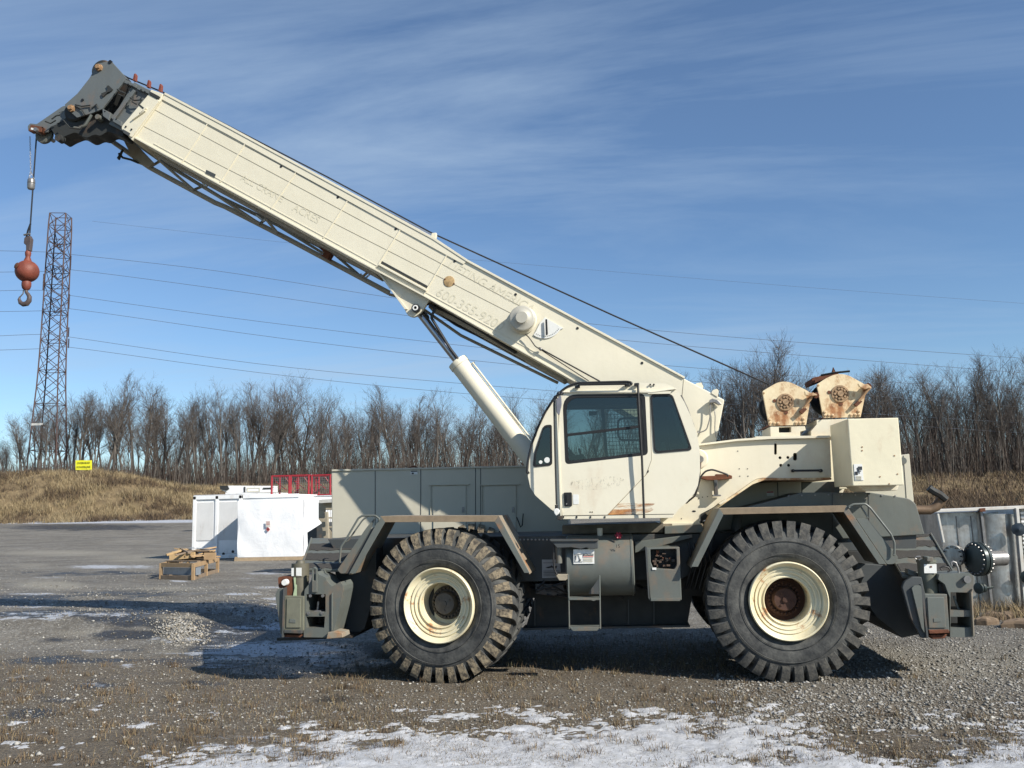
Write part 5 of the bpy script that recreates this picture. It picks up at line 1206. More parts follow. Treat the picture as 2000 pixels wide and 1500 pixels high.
for p3 in ([(232, 300), (240, 308), (256, 312), (270, 318)], [(230, 310), (238, 296), (236, 304)], [(240, 292), (232, 312)]):
    tubepx('latch_pin', p3, 1.9, .016, M['frame_black'], jib)
tubepx('chord', [(760, 575), (800, 585), (900, 655), (1090, 748)], 1.9, .02, M['jibgrey'], jib)
pp('jib_base', [(852, 598), (905, 622), (1000, 690), (960, 668), (900, 640), (858, 612)], 1.85, .1, M['jibgrey'], jib)

# hoist rope
tubepx('hoist_rope', [(198, 122, 1.40), (250, 152, 1.42), (318, 180, 1.44), (447, 246.5, 1.44), (640, 346, 1.44), (845, 456, 1.44), (1200, 617, 1.44), (1500, 750, 1.3)], 0, .0105, M['rope'], None, 6)
tubepx('hoist_rope', [(318, 183, 1.6), (447, 250, 1.6), (700, 384, 1.6), (850, 462, 1.6)], 0, .006, M['steel'], None, 6)
hx = shv.x-.121
rope_top = Vector((hx, 1.42, shv.z)); ball_c = P(53, 530, 1.42)
MB().tube([rope_top, ball_c.lerp(rope_top, .22)], .010, 6).build('hoist_rope', M['rope'], crane)

# ---- cab ------------------------------------------------------------
CY0, CY1 = .06, .98
cabout = [(1098, 1011), (1098, 1006), (1078, 996), (1046, 968), (1036, 953), (1031, 930), (1032, 905), (1038, 872), (1048, 840), (1062, 808), (1080, 780), (1098, 763), (1104, 758), (1116, 752), (1130, 748), (1228, 746.5), (1300, 749), (1316, 756), (1325, 766), (1337, 786), (1350, 814), (1361, 846), (1367, 880), (1367.5, 920), (1363, 948), (1356, 964), (1340, 982), (1326, 994), (1316, 1007.5)]
bigw = rnd([(1099, 771), (1259, 769.5), (1265, 888), (1104.5, 906.5)], (30, 10, 9, 9), 6)
rearw = rnd([(1270.5, 771), (1313, 770), (1351.5, 878.5), (1278, 885)], (8, 8, 7, 9), 5)
frontw = rnd([(1062, 831), (1077, 830), (1078, 908), (1041, 912), (1044, 885)], (7, 4, 6, 7, 3), 5)
cab = pp('cab', cabout, CY0, .03, M['cream_cab'], None, [bigw, rearw, frontw], bev=0)
pp('far_side_panel', cabout, CY1-.03, .03, M['cab_in'], cab, [rnd([(1104, 800), (1176, 799), (1182, 895), (1108, 898)], 4), rnd([(1178, 799), (1256, 798), (1262, 880), (1184, 893)], 4)], bev=0)
def shell(name, pts, Y, T, th, mat, parent):
    m = MB(); q = [P(a, b, Y) for a, b in pts]; n = len(q)
    for i in range(n-1):
        a, b = q[i], q[i+1]; d = (b-a).normalized(); nn = Vector((-d.z, 0, d.x))*th
        m.prism([a, b, b+nn, a+nn], (0, T, 0))
    return m.build(name, mat, parent)
shell('roof_skin', cabout[12:18], CY0+.031, CY1-CY0-.062, -.02, M['cream_cab'], cab)
shell('rear_skin', cabout[17:28]+[cabout[28]], CY0+.031, CY1-CY0-.062, -.02, M['cream_cab'], cab)
shell('windshield', cabout[5:13], CY0+.031, CY1-CY0-.062, -.008, M['glass'], cab)
shell('front_skin', cabout[1:6], CY0+.031, CY1-CY0-.062, -.02, M['cream_cab'], cab)
shell('floor_pan', [cabout[-1], cabout[0]], CY0+.031, CY1-CY0-.062, -.02, M['frame_black'], cab)
def inset(pts, k):
    c = (sum(p[0] for p in pts)/len(pts), sum(p[1] for p in pts)/len(pts)); w = max(p[0] for p in pts)-min(p[0] for p in pts); h = max(p[1] for p in pts)-min(p[1] for p in pts)
    return [(c[0]+(x-c[0])*(1-2*k/w), c[1]+(y-c[1])*(1-2*k/h)) for x, y in pts]
def window(pts, k, label=None):
    fr_ = pp('window_seal', inset(pts, -.7), CY0-.008, .03, M['black'], cab, [inset(pts, k)], bev=0)
    pp('pane', inset(pts, .5), CY0+.012, .006, M['glass'], fr_, bev=0); return fr_
bw = window(bigw, 6.0); window(rearw, 3.6); window(frontw, 3.6)
pp('sliding_track', [(1243, 776), (1253, 776), (1259, 884), (1250, 886)], CY0-.004, .02, M['black'], bw, bev=0)
bar('window_bar', (1104, 850), (1254, 832.5), 5.0, CY0-.006, .02, M['black'], bw)
# door and its joint lines
pp('door_panel', [(1096.5, 766), (1262, 764.5), (1268, 770), (1272, 898), (1262, 925), (1183, 1008), (1098.5, 1008.5), (1090, 905), (1093, 790)], CY0-.010, .010, M['cream_cab'], cab, [inset(bigw, -.8)], bev=0)
jl = plain('joint_grime', (.16, .14, .10), .9)
for a, b in (((1269, 775), (1272.5, 898)), ((1272.5, 898), (1262, 927)), ((1262, 927), (1184, 1008.5)), ((1098, 765), (1262, 763))): bar('door_joint', a, b, .8, CY0-.003, .004, jl, cab)
bar('door_edge', (1087.5, 775), (1096, 1010), 2.6, CY0-.020, .02, M['cream_cab'], cab); bar('door_joint', (1091.5, 775), (1098.5, 1008), 1.2, CY0-.004, .004, jl, cab)
s = NT('rust_run'); n = s.noise(5, 9, .7, s.coord((.35, 1, 3.2))); msk = s.ramp(n, .46, .62)
s.bump(n, .2); s.l(msk, s.b.inputs['Alpha']); M['rustrun'] = s.done(s.mix(s.ramp(s.noise(9, 6), .4, .6), (.62, .30, .10), (.35, .14, .05)), .6)
pp('rust_run', [(1207, 983.5), (1280, 983), (1272, 990), (1276, 996), (1262, 1003), (1186, 1006)], CY0-.0025, .003, M['rustrun'], cab, bev=0)
pp('cab_sill', [(1097, 1008.5), (1316, 1005), (1314, 1011.5), (1098, 1014)], CY0-.015, .9, M['cream'], cab, bev=.002)
pp('sill_gap', [(1098, 1006.7), (1316, 1003.6), (1316, 1005), (1098, 1008.4)], CY0-.013, .004, M['frame_black'], cab, bev=0)
for a in (1099, 1125, 1152, 1180): pp('sill_clip', [(a, 1008), (a+3, 1008), (a+2.5, 1012), (a+.5, 1012)], CY0-.022, .01, M['black'], cab, bev=0)
hd = pp('door_handle', rnd([(1100.5, 962), (1117, 961.5), (1117.5, 989), (1102, 989.5)], 3), CY0-.026, .02, M['black'], cab)
pp('handle_grip', [(1106, 966), (1110, 966), (1110, 986), (1106.5, 986)], CY0-.036, .012, M['hose'], hd, bev=.002)
MB().lathe([(0, .001), (-.003, .007), (.002, .008)], P(1107, 984, CY0-.036), (0, 1, 0), 10).build('lock', M['steel'], hd)
pp('sticker', rnd([(1119, 965.5), (1130.5, 965.5), (1131, 984.5), (1119.5, 985)], 2), CY0-.013, .003, M['white'], cab, bev=0)
s = NT('old_decal_smudge'); n = s.noise(30, 6, .7, s.coord((1.6, 1, .7))); s.l(s.ramp(n, .53, .60, 0, .25), s.b.inputs['Alpha'])
M['smudge'] = s.done((.56, .52, .40), .6)
pp('faded_decal', rnd([(1112, 942), (1160, 932), (1195, 930), (1222, 934), (1206, 952), (1150, 957), (1120, 955)], 8), CY0-.0115, .0015, M['smudge'], cab, bev=0)
for (a, b, r_2) in ((1056, 902.5, .019), (1068.5, 898.5, .030)):
    MB().lathe([(0, .001), (0, r_2), (.003, r_2)], P(a, b, CY0-.004), (0, 1, 0), 20).build('window_sticker', M['white'], cab)
pp('door_screw', [(1152, 999), (1154, 999), (1154, 1001), (1152, 1001)], CY0-.014, .004, jl, cab, bev=0); pp('door_screw', [(1156, 999), (1158, 999), (1158, 1001), (1156, 1001)], CY0-.014, .004, jl, cab, bev=0)
pp('scratch', [(1264, 922), (1267, 917), (1267, 922), (1265, 924)], CY0-.008, .004, M['black'], cab, bev=0)
# roof edge, rails, mirror and rods
pp('roof_lip', [(1097, 764), (1262, 761.5), (1272, 764), (1320, 757.5), (1321, 760), (1274, 767), (1098, 766.5)], CY0-.035, .05, M['cream_cab'], cab, bev=.004)
pp('roof_lip', [(1263, 765), (1311, 764), (1309, 769), (1266, 769.5)], CY0-.03, .04, M['cream_cab'], cab, bev=.002)
tubepx('windshield_seal', rnd([(1029, 926), (1031, 900), (1038, 868), (1050, 836), (1064, 806), (1082, 778), (1097, 763), (1110, 754), (1128, 748), (1226, 745.5), (1236, 748)], 6), CY0-.005, .013, M['black'], cab)
tubepx('grab_rail', rnd([(1128, 756, .04), (1131, 751, -.01), (1224, 750, -.01), (1228, 752, .04)], 0) if False else [(1128, 756, .05), (1131, 751.5, -.02), (1222, 750, -.02), (1227, 752, .05)], 0, .011, M['black'], cab)
for a, b in ((1127.5, 755), (1225, 751.5), (1243.5, 750.5)): pp('rail_foot', rnd([(a-5, b-2.5), (a+5, b-3), (a+5, b+2), (a-5, b+3)], 2), CY0-.07, .06, M['black'], cab)
tubepx('guard_rod', [(1246, 751, .0), (1248, 800, -.02), (1254, 900, -.02), (1258, 1012, .0)], 0, .012, M['black'], cab)
tubepx('guard_rod', rnd([(1097, 768), (1088, 772), (1083, 780), (1082, 790), (1084, 880), (1087, 986)], 3), -.10, .0095, M['black'], cab)
tubepx('guard_rod', [(1087, 986), (1087, 994)], -.10, .017, M['black'], cab)
pp('rod_base', rnd([(1081, 995), (1088, 992), (1093, 997), (1092, 1003), (1086, 1008), (1082, 1002)], 3), -.13, .08, M['white'], cab)
pp('rod_foot', [(1088, 1008), (1100, 1007), (1096, 1016), (1087, 1015)], -.10, .15, M['frame_black'], cab)
pp('mirror', rnd([(1086, 780), (1096, 771), (1097, 790), (1092, 812), (1087, 806)], 4), -.13, .03, plain('mirror_back', (.20, .20, .23), .4), cab)
for a, b in ((1085, 776), (1091, 769), (1097, 768)): MB().ball(P(a, b, -.06), .022, 1, 6).build('clamp', M['black'], cab)
for a in (1270, 1277):
    MB().lathe([(0, .001), (0, .010), (.01, .010)], P(a, 751, CY0-.02), (0, 1, 0), 10).build('bolt', M['black'], cab)
    pp('bolt_stain', [(a-.5, 751), (a+.5, 751), (a+.4, 755), (a-.4, 755)], CY0-.004, .004, M['black'], cab, bev=0)
tubepx('rear_seal', [(1330, 772), (1342, 798), (1354, 830), (1362, 862), (1366, 890), (1366.5, 925), (1362, 950), (1354, 966)], CY0+.02, .010, M['black'], cab)
# inside the cab
st_ = empty('seat', P(1300, 960, .5), cab)
pp('cushion', rnd([(1215, 905), (1290, 900), (1296, 925), (1216, 930)], 6), .28, .46, M['seat'], st_, bev=.03)
pp('backrest', rnd([(1278, 815), (1302, 812), (1312, 905), (1280, 912)], 6), .28, .46, M['seat'], st_, bev=.03)
pp('console', rnd([(1108, 892), (1140, 886), (1150, 960), (1105, 965)], 4), .2, .6, M['cab_in'], cab, bev=.01)
tubepx('steering_column', [(1118, 905), (1112, 880)], .5, .025, M['seat'], cab)
MB().lathe([(0, .17), (.008, .178), (0, .186), (-.008, .178)], P(1118, 885, .5), (.8, 0, .6), 32, closed=True).build('steering_wheel', M['black'], cab)
for a, b in ((1138, 902), (1166, 895)): tubepx('lever', [(a, b), (a-7, b-26)], .4, .012, M['black'], cab)
pp('inner_pillar', [(1174, 800), (1180, 800), (1188, 893), (1182, 893)], CY1-.06, .03, M['cab_in'], cab, bev=0)
pp('sun_visor', [(1114, 783), (1240, 781), (1240, 789), (1110, 792)], .5, .3, plain('visor_olive', (.22, .22, .14), .7), cab, bev=.004)
pp('paper_note', [(1150, 803), (1168, 803), (1165, 811), (1150, 812)], CY1-.07, .004, M['white'], cab, bev=0)
m = MB()
for k in range(12): m.tube([P(1186+k*6.5, 800, CY1+.02), P(1192+k*6.5, 888, CY1+.02)], .003, 4)
for k in range(12): m.tube([P(1184, 802+k*7.6, CY1+.02), P(1262, 801+k*7.4, CY1+.02)], .003, 4)
m.build('wire_guard', M['black'], cab)
tubepx('rear_handle', rnd([(1250, 816), (1215, 817), (1207, 822), (1207, 850), (1212, 859), (1250, 860)], 4), .7, .012, M['black'], cab)
pp('trim_strip', [(1308, 796), (1314, 797), (1344, 874), (1338, 876)], .10, .02, M['cab_in'] if False else plain('pale_trim', (.50, .55, .48), .7), cab, bev=0)
pp('paper_bag', rnd([(1292, 864), (1298, 863), (1301, 880), (1289, 882)], 1), .14, .05, plain('pale_bottle', (.55, .62, .55), .6), cab)

# ---- chain weight and ball --------------------------------------------
cwt = P(61, 358, 1.42); e = empty('chain_weight', cwt)
tag(e, 'silver collar weight hung by a thin chain round the hoist rope above the red ball', 'chain weight')
MB().lathe([(-.085, .030), (-.085, .040), (-.07, .048), (-.005, .050), (0, .044), (.005, .050), (.05, .048), (.065, .036), (.065, .016)], cwt, (0, 0, 1), 24).build('weight', M['steel'], e)
t0 = P(58.5, 266, 1.42)
for (a, b) in ((t0, P(60, 335, 1.42)), (P(60, 335, 1.42), cwt+Vector((-.04, 0, .07))), (P(60, 335, 1.42), cwt+Vector((.04, 0, .07)))):
    n = max(int((b-a).length/.035), 2)
    for k in range(n):
        p, r = a.lerp(b, k/n), a.lerp(b, (k+1.25)/n); side_ = Vector((.010, 0, 0)) if k % 2 else Vector((0, .010, 0))
        mm = (p+r)/2; MB().tube([p, mm+side_, r, mm-side_, p], .0035, 4, cap=False).build('chain_link', M['steel'], e)
hk = empty('hook_ball', ball_c); tag(hk, 'rusty red overhaul ball with swivel hook hanging on the hoist rope', 'crane hook')
MB().ball(ball_c, .150, 1, 20).build('ball', M['red_iron'], hk)
MB().lathe([(.0, .04), (.006, .045), (.012, .035)], ball_c+Vector((-.055, -.137, .045)), (-.35, -.9, .25), 16).build('side_boss', M['rust'], hk)
MB().lathe([(.13, .055), (.16, .045), (.20, .030), (.22, .035), (.26, .040), (.29, .028)], ball_c, (0, 0, 1), 20).build('upper_swivel', M['red_iron'], hk)
sockm = MB(); b = ball_c
sockm.prism([b+Vector(v) for v in ((-.015, -.03, .28), (.04, -.03, .28), (.05, -.03, .45), (.02, -.03, .50), (-.05, -.03, .47), (-.055, -.03, .39), (-.02, -.03, .36))], (0, .06, 0)); sockm.build('wedge_socket', M['hook_grey'], hk, .008)
MB().tube([b+Vector((-.04, 0, .47)), b+Vector((-.02, 0, .58)), b+Vector((.012, 0, .67))], .012, 8).build('rope_tail', M['rope'], hk)
MB().tube([b+Vector((-.05, -.035, .505)), b+Vector((.04, -.035, .515))], .014, 8).build('socket_clamp', M['steel'], hk)
tubepx_ = [b+Vector((.03, 0, .47)), b.lerp(rope_top, .25)]
MB().tube(tubepx_, .010, 6).build('rope_end', M['rope'], hk)
MB().lathe([(-.13, .05), (-.16, .06), (-.20, .06), (-.24, .05), (-.26, .03)], ball_c, (0, 0, 1), 20).build('lower_swivel', M['red_iron'], hk)
hp = [(0, -.25), (-.005, -.29), (-.035, -.30), (-.04, -.33), (.005, -.345), (.035, -.37), (.04, -.41), (.015, -.45), (-.03, -.46), (-.075, -.44), (-.095, -.40), (-.09, -.36), (-.075, -.345)]
MB().tube([b+Vector((x, 0, z)) for x, z in [(0, -.24), (.005, -.29), (.03, -.32), (.055, -.36), (.052, -.41), (.02, -.45), (-.03, -.455), (-.075, -.43), (-.095, -.385), (-.088, -.345)]], .02, 10, rs=[.024, .022, .024, .030, .034, .036, .034, .028, .02, .007]).build('hook', M['hook_grey'], hk)
MB().tube([b+Vector((-.03, -.01, -.26)), b+Vector((-.035, -.01, -.31)), b+Vector((-.08, -.005, -.355))], .008, 6).build('hook_latch', M['steel'], hk)

# ================================================================== things in the yard, left
def gz(px, py):
    """where a measured foot point stands on the terrain"""
    d = ray(px, py); t = 5.
    for i in range(4000):
        p = CAM+d*t
        if p.z <= Hs(p.x, p.y): return p
        t += .05
    return p
A = G(470, 1091, 0.0); B = P(374, 1085, A.y)
dirv = (B-A); dirv.z = 0; dirv.y = 0; Lc = min(dirv.length, 6.06); dirv.normalize(); side_n = Vector((dirv.y, -dirv.x, 0))
if side_n.y < 0: side_n = -side_n
za = Hs(A.x, A.y); hz = P(470, 967, A.y).z-za
cont = empty('white_container', (A.x, A.y, za)); tag(cont, 'white steel container with ribbed louvre panels standing behind the wrapped crate', 'container')
def obox(o, ex, ey, ez, a, b):
    """box given in a thing's own axes"""
    (x0, y0, z0), (x1, y1, z1) = a, b
    f = lambda x, y, z: o+ex*x+ey*y+ez*z
    return ([f(x0, y0, z0), f(x1, y0, z0), f(x1, y0, z1), f(x0, y0, z1)], ey*(y1-y0))
M['cwhite'] = paint('container_white', (.86, .86, .85), (.55, .56, .54), .02, .5, grime=.35)
M['cgap'] = plain('container_gap', (.22, .25, .28), .7)
O = Vector((A.x, A.y, za)); ex, ey, ez = dirv, side_n, Vector((0, 0, 1))
def cb_(name, a, b, mat, parent=cont, bev=.01): return MB().prism(*obox(O, ex, ey, ez, a, b)).build(name, mat, parent, bev)
cb_('shell', (0.05, .06, .12), (Lc-.05, 2.4, hz-.03), M['cwhite'])
for t in (0, .5, .98):
    cb_('corner_post', (t*(Lc-.13)/.98, 0, 0), (t*(Lc-.13)/.98+.13, .14, hz), M['cwhite'])
cb_('far_wing', (-2.4, .10, .02), (-.01, 2.3, hz-.02), M['cwhite'])
cb_('wing_rail', (-2.4, .06, hz-.14), (-.01, .10, hz), M['cwhite'])
cb_('top_rail', (0, .0, hz-.14), (Lc, .12, hz+.01), M['cwhite']); cb_('bottom_rail', (0, 0, .02), (Lc, .12, .16), M['cwhite'])
for (t0, t1) in ((.09, .49), (.58, .94)):
    x0_, x1_ = t0*Lc, t1*Lc; n = 26
    m = MB()
    for k in range(n): m.prism(*obox(O, ex, ey, ez, (x0_+(x1_-x0_)*k/n, .03, .75), (x0_+(x1_-x0_)*(k+.6)/n, .07, hz-.25)))
    m.build('louvre_rib', M['cwhite'], cont)
cb_('lower_panel', (.12, .035, .2), (Lc*.45, .055, .75), M['cwhite'])
for (x, z) in ((.35, .28), (.75, .2)): MB().lathe([(0, .001), (0, .055), (.03, .055)], O+ex*x+ey*.02+ez*z, tuple(ey), 12).build('vent_hole', M['ink'], cont)
cb_('end_panel', (-.02, .2, .2), (.02, 2.2, hz-.2), M['cwhite'])
# snow on its roof, and the second white box behind
cb_('roof_snow', (-.02, .02, hz+.005), (Lc, 2.4, hz+.05), sme.materials[0], cont, .02)
def pbox(name, x0, x1, ytop, dep_, depth, label, cat, mat):
    a = W(x0, dep_); yv = a.y; z0 = Hs(a.x, a.y)-.02
    P0, P1 = P(x0, ytop, yv), P(x1, ytop, yv); e = empty(name, ((P0.x+P1.x)/2, yv, z0)); tag(e, label, cat)
    return e, P0, P1, yv, z0
e, P0, P1, yv, z0 = pbox('white_container', 560, 660, 972, 37.5, 2.4, 'white snow topped container under the red cages, beyond the wrapped crate', 'container', None)
ZT2 = P0.z
MB().box((P0.x, yv, z0), (P1.x, yv+2.4, ZT2)).build('shell', M['cwhite'], e, .02)
m = MB()
for k in range(20): m.box((P0.x+.1+k*(P1.x-P0.x-.2)/20, yv-.03, z0+.2), (P0.x+.1+(k+.55)*(P1.x-P0.x-.2)/20, yv, ZT2-.2))
m.build('wall_rib', M['cwhite'], e)
MB().box((P0.x-.02, yv-.03, ZT2), (P1.x+.02, yv+2.4, ZT2+.06)).build('roof_snow', sme.materials[0], e, .03)

# wrapped crate
A, B, C = G(463, 1096), G(592, 1096), G(622, 1084)
Lw = P(592, 1096, A.y).x-A.x; fx = Vector((1, 0, 0)); fy = Vector((0, 1, 0)); Ld = 1.7
cr8 = empty('wrapped_crate', A); tag(cr8, 'large crate shrink wrapped in white plastic with a small hazard label, on a timber skid', 'wrapped crate')
htop = P(463, 978, A.y).z
s = NT('white_shrink_wrap'); n = s.noise(1.6, 7, .5, s.coord((1, 1, 1)), .8); s.bump(s.math('ADD', n, s.math('MULTIPLY', s.noise(14, 5, .6, None, 1.0), .25)), .5, .05)
M['wrap'] = s.done(s.mix(s.ramp(n, .4, .62), (.88, .88, .88), (.82, .83, .84)), .35)
q = random.Random(2); NX, NZ = 16, 16; vs = []; fs = []
def wrapsheet(o, e1, l1, nrm, name):
    vs = []; fs = []
    for j in range(NZ+1):
        for i in range(NX+1):
            u, v = i/NX, j/NZ; edge = min(u, 1-u, v, 1-v)
            b = .035*min(edge*5, 1)*(fbm(np.array([u*6]), np.array([v*6]), 3, 7)[0])+.02*math.sin(v*9+u*14)*math.exp(-u*5)
            pinch = 1-.02*math.exp(-v*9)
            vs.append(o+e1*(l1*(.5+(u-.5)*pinch))+Vector((0, 0, .14+(htop-.14)*v))+nrm*(b+.01))
    for j in range(NZ):
        for i in range(NX): a = j*(NX+1)+i; fs.append((a, a+1, a+NX+2, a+NX+1))
    m = MB(); m.add(vs, fs); return m.build(name, M['wrap'], cr8, smooth=60)
O2 = Vector((A.x, A.y, 0)); nf = Vector((fx.y, -fx.x, 0)); ns = Vector((fy.y, -fy.x, 0))
MB().prism([O2+Vector((0, 0, .14)), O2+fx*Lw+Vector((0, 0, .14)), O2+fx*Lw+Vector((0, 0, htop)), O2+Vector((0, 0, htop))], fy*Ld).build('wrapped_body', M['wrap'], cr8, .03)
wrapsheet(O2, fx, Lw, nf, 'plastic_sheet'); wrapsheet(O2+fx*Lw, fy, Ld, ns, 'plastic_sheet')
for k in (0, .5, 1): 
    o3 = O2+fy*(Ld*k*.93)-fx*.1-nf*(-.04)*0
    MB().prism([o3+nf*.05*(1-k), o3+fx*(Lw+.3)+nf*.05*(1-k), o3+fx*(Lw+.3)+Vector((0, 0, .16)), o3+Vector((0, 0, .16))], fy*.12).build('skid_timber', plain('skid_wood', (.36, .27, .17), .85), cr8, .004)
lx = A.y-.10
pp('label', [(519, 1018), (527.5, 1018), (527.5, 1029.5), (519, 1029.5)], lx, .004, plain('label_pale', (.72, .68, .62), .6), cr8, bev=0)
pp('hazard_diamond', [(523.5, 1029.5), (527.3, 1034), (523.5, 1038.5), (519.7, 1034)], lx, .004, M['red'], cr8, bev=0)
pp('hazard_mark', [(523.5, 1031), (525, 1034), (523.5, 1036), (522, 1034)], lx-.004, .003, M['ink'], cr8, bev=0)
for yy in (1019, 1021.5, 1024): pp('label_line', [(520, yy), (527, yy), (527, yy+.8), (520, yy+.8)], lx-.004, .003, M['red'], cr8, bev=0)

# red cages on the second container
for i, (x0, x1, y0) in enumerate(((531, 565, 930), (568, 603, 929), (609, 645, 928.5))):
    yv2 = yv+.5; a, b = P(x0, y0, yv2), P(x1, y0, yv2); zb = ZT2+.06; e = empty('steel_cage', ((a.x+b.x)/2, yv2, zb))
    tag(e, ('red tubular steel cage with wire sides, nearest the white boom truck', 'red tubular steel cage with wire sides between two like it', 'red tubular steel cage with wire sides, next to the grey crane hood')[i], 'steel cage', 'red cages lined up on the container')
    w = b.x-a.x; dd = .9
    X0, X1, Y0_, Y1_ = a.x, b.x, yv2, yv2+dd; zt_ = a.z
    for (p, r) in (((X0, Y0_), (X1, Y0_)), ((X0, Y1_), (X1, Y1_)), ((X0, Y0_), (X0, Y1_)), ((X1, Y0_), (X1, Y1_))):
        for z_ in (zb+.03, zt_): MB().tube([(p[0], p[1], z_), (r[0], r[1], z_)], .035, 6).build('rail', M['redtube'], e)
    for p in ((X0, Y0_), (X1, Y0_), (X0, Y1_), (X1, Y1_)): MB().tube([(p[0], p[1], zb), (p[0], p[1], zt_)], .045, 6).build('post', M['redtube'], e)
    m = MB()
    for k in range(1, 9): m.tube([(X0+w*k/9, Y0_, zb), (X0+w*k/9, Y0_, zt_)], .006, 3); m.tube([(X0+w*k/9, Y1_, zb), (X0+w*k/9, Y1_, zt_)], .006, 3); m.tube([(X0, Y0_, zb+(zt_-zb)*k/9), (X1, Y0_, zb+(zt_-zb)*k/9)], .006, 3)
    tag(m.build('wire_mesh', M['steel'], e), kind='stuff')
    MB().tube([(X0, Y0_, zt_-.1), (X1*.4+X0*.6, Y1_, zb+.3)], .02, 5).build('strut', M['redtube'], e)
    MB().tube([(X0+w*.3, Y1_, zt_), (X1, Y1_, zb+.1)], .02, 5).build('strut', M['redtube'], e)
MB().box((P(566, 965, yv).x, yv-.05, ZT2+.0), (P(580, 965, yv).x, yv+.25, ZT2+.1))

# white boom truck farther off
tk = W(480, 60); zt_ = Hs(tk.x, tk.y); e = empty('boom_truck', (tk.x, tk.y, zt_)); tag(e, 'white telescopic boom truck parked beyond the white container, only its stowed boom showing', 'boom truck')
yt = tk.y; wh = M['cwhite']
pp('boom', [(429, 949), (437, 948.5), (536, 949), (536, 961), (444, 962), (432, 957)], yt, .6, wh, e)
pp('boom_head', [(429, 948.5), (444, 948.5), (447, 955), (442, 958), (430, 956)], yt-.1, .8, M['frame_black'], e)
pp('boom_ring', [(476, 951), (479, 951), (479, 962), (476, 962)], yt-.04, .04, M['frame_black'], e, bev=0)
pp('ladder_rack', [(482, 953), (508, 952.5), (508, 960), (482, 961)], yt-.03, .03, M['grey_hood'], e, [[(484, 954.5), (506, 954), (506, 958.5), (484, 959.5)]], bev=0)
text('lettering', 'AMZ', 522, 954.5, yt-.02, .32, 0, M['ink'], e, .004) if False else pp('dark_stripe', [(514, 952.5), (534, 952), (530, 956), (512, 956.5)], yt-.012, .02, M['frame_black'], e, bev=0)
pp('deck', [(440, 962), (540, 962), (540, 975), (440, 976)], yt-.6, 2.2, wh, e)
cx0 = P(455, 990, yt)
for xx in (450, 470, 525): 
    c = P(xx, 1000, yt); MB().lathe([(0, .2), (0, .5), (.3, .5), (.3, .2)], (c.x, yt-.7, zt_+.5), (0, 1, 0), 20).build('wheel', M['rubber'], e)
pp('chassis', [(440, 975), (540, 975), (540, 992), (440, 992)], yt-.4, 1.6, M['frame_black'], e)
# tan machine frame between crate and crane
A = W(634, 25.5); za = Hs(A.x, A.y); e = empty('machine_frame', (A.x, A.y, za)); tag(e, 'beige steel equipment frame half hidden between the wrapped crate and the crane', 'steel frame')
ya = A.y
pp('end_plate', [(622, 981), (652, 979), (652, 1112), (640, 1112), (628, 1020), (622, 1014)], ya+.3, .1, M['tan'], e, [[(634, 996), (648, 996), (648, 1040), (640, 1030), (634, 1010)]])
pp('beam', [(623, 976), (654, 974), (654, 981), (623, 983)], ya, 1.2, plain('beam_snowy', (.55, .54, .5), .8), e)
pp('post', [(634, 1000), (639, 1000), (645, 1112), (640, 1112)], ya, .12, M['tan'], e)
pp('post', [(650, 985), (656, 985), (657, 1112), (651, 1112)], ya+.6, .12, M['tan'], e)
pp('crate_shade_block', [(600, 1040), (632, 1020), (632, 1106), (602, 1108)], ya+1.2, .8, M['grey_dark'], e)  # dark block added to stand for the shaded side of the crate
for k in range(3): pp('bracket', [(636, 992+k*18), (650, 992+k*18), (650, 995+k*18), (636, 995+k*18)], ya+.1, .1, M['tan'], e)

# pallets and broken timber
M['wood1'] = plain('pallet_wood', (.42, .28, .15), .85, var=.35, sc=4); M['wood2'] = plain('weathered_wood', (.27, .20, .135), .9, var=.4, sc=5); M['wood3'] = plain('fresh_wood', (.55, .38, .19), .8, var=.3, sc=4)
c0 = G(314, 1131); c1 = G(377, 1133); c2 = G(432, 1116)
pe = empty('wooden_crate_frame', ((c0.x+c1.x)/2, c1.y, 0)); tag(pe, 'open crate frame of rough timber lying on the gravel under the broken pallets', 'crate')
def beam(a, b, w, h, mat, parent, name='plank', roll=0):
    a, b = Vector(a), Vector(b); d = (b-a).normalized(); s1 = d.cross(Vector((0, 0, 1))); s1 = s1.normalized() if s1.length > .05 else Vector((1, 0, 0)); up = s1.cross(d)
    s1, up = s1*math.cos(roll)+up*math.sin(roll), up*math.cos(roll)-s1*math.sin(roll)
    q_ = [a-s1*w/2-up*h/2, a+s1*w/2-up*h/2, a+s1*w/2+up*h/2, a-s1*w/2+up*h/2]
    return MB().prism(q_, b-a).build(name, mat, parent, .003)
vx = (c1-c0); vx.z = 0; vy = (c2-c1); vy.z = 0; vy *= .85; hh = .40
c0.z = c1.z = 0
K = [c0, c0+vx, c0+vx+vy, c0+vy]
for i in range(4):
    a, b = K[i], K[(i+1) % 4]
    for z_ in (.05, hh): beam(a+Vector((0, 0, z_)), b+Vector((0, 0, z_)), .04, .12, M['wood2'] if z_ < .2 else M['wood1'], pe)
    beam(a+Vector((0, 0, .0)), a+Vector((0, 0, hh+.05)), .09, .05, M['wood1'], pe, 'post')
    mid = a.lerp(b, .5); 
    if i % 2: beam(mid, mid+Vector((0, 0, hh+.05)), .09, .05, M['wood1'], pe, 'post')
for t in (.2, .5, .8): beam(K[0].lerp(K[3], t)+Vector((0, 0, hh+.08)), K[1].lerp(K[2], t)+Vector((0, 0, hh+.08)), .12, .03, M['wood2'], pe)
MB().prism([K[0]+Vector((0, .15, .12)), K[1]+Vector((0, .15, .12)), K[1]+Vector((0, .15, .32)), K[0]+Vector((0, .15, .32))], (0, .3, 0)).build('grey_liner', M['cgap'], pe)
cen = (K[0]+K[2])/2
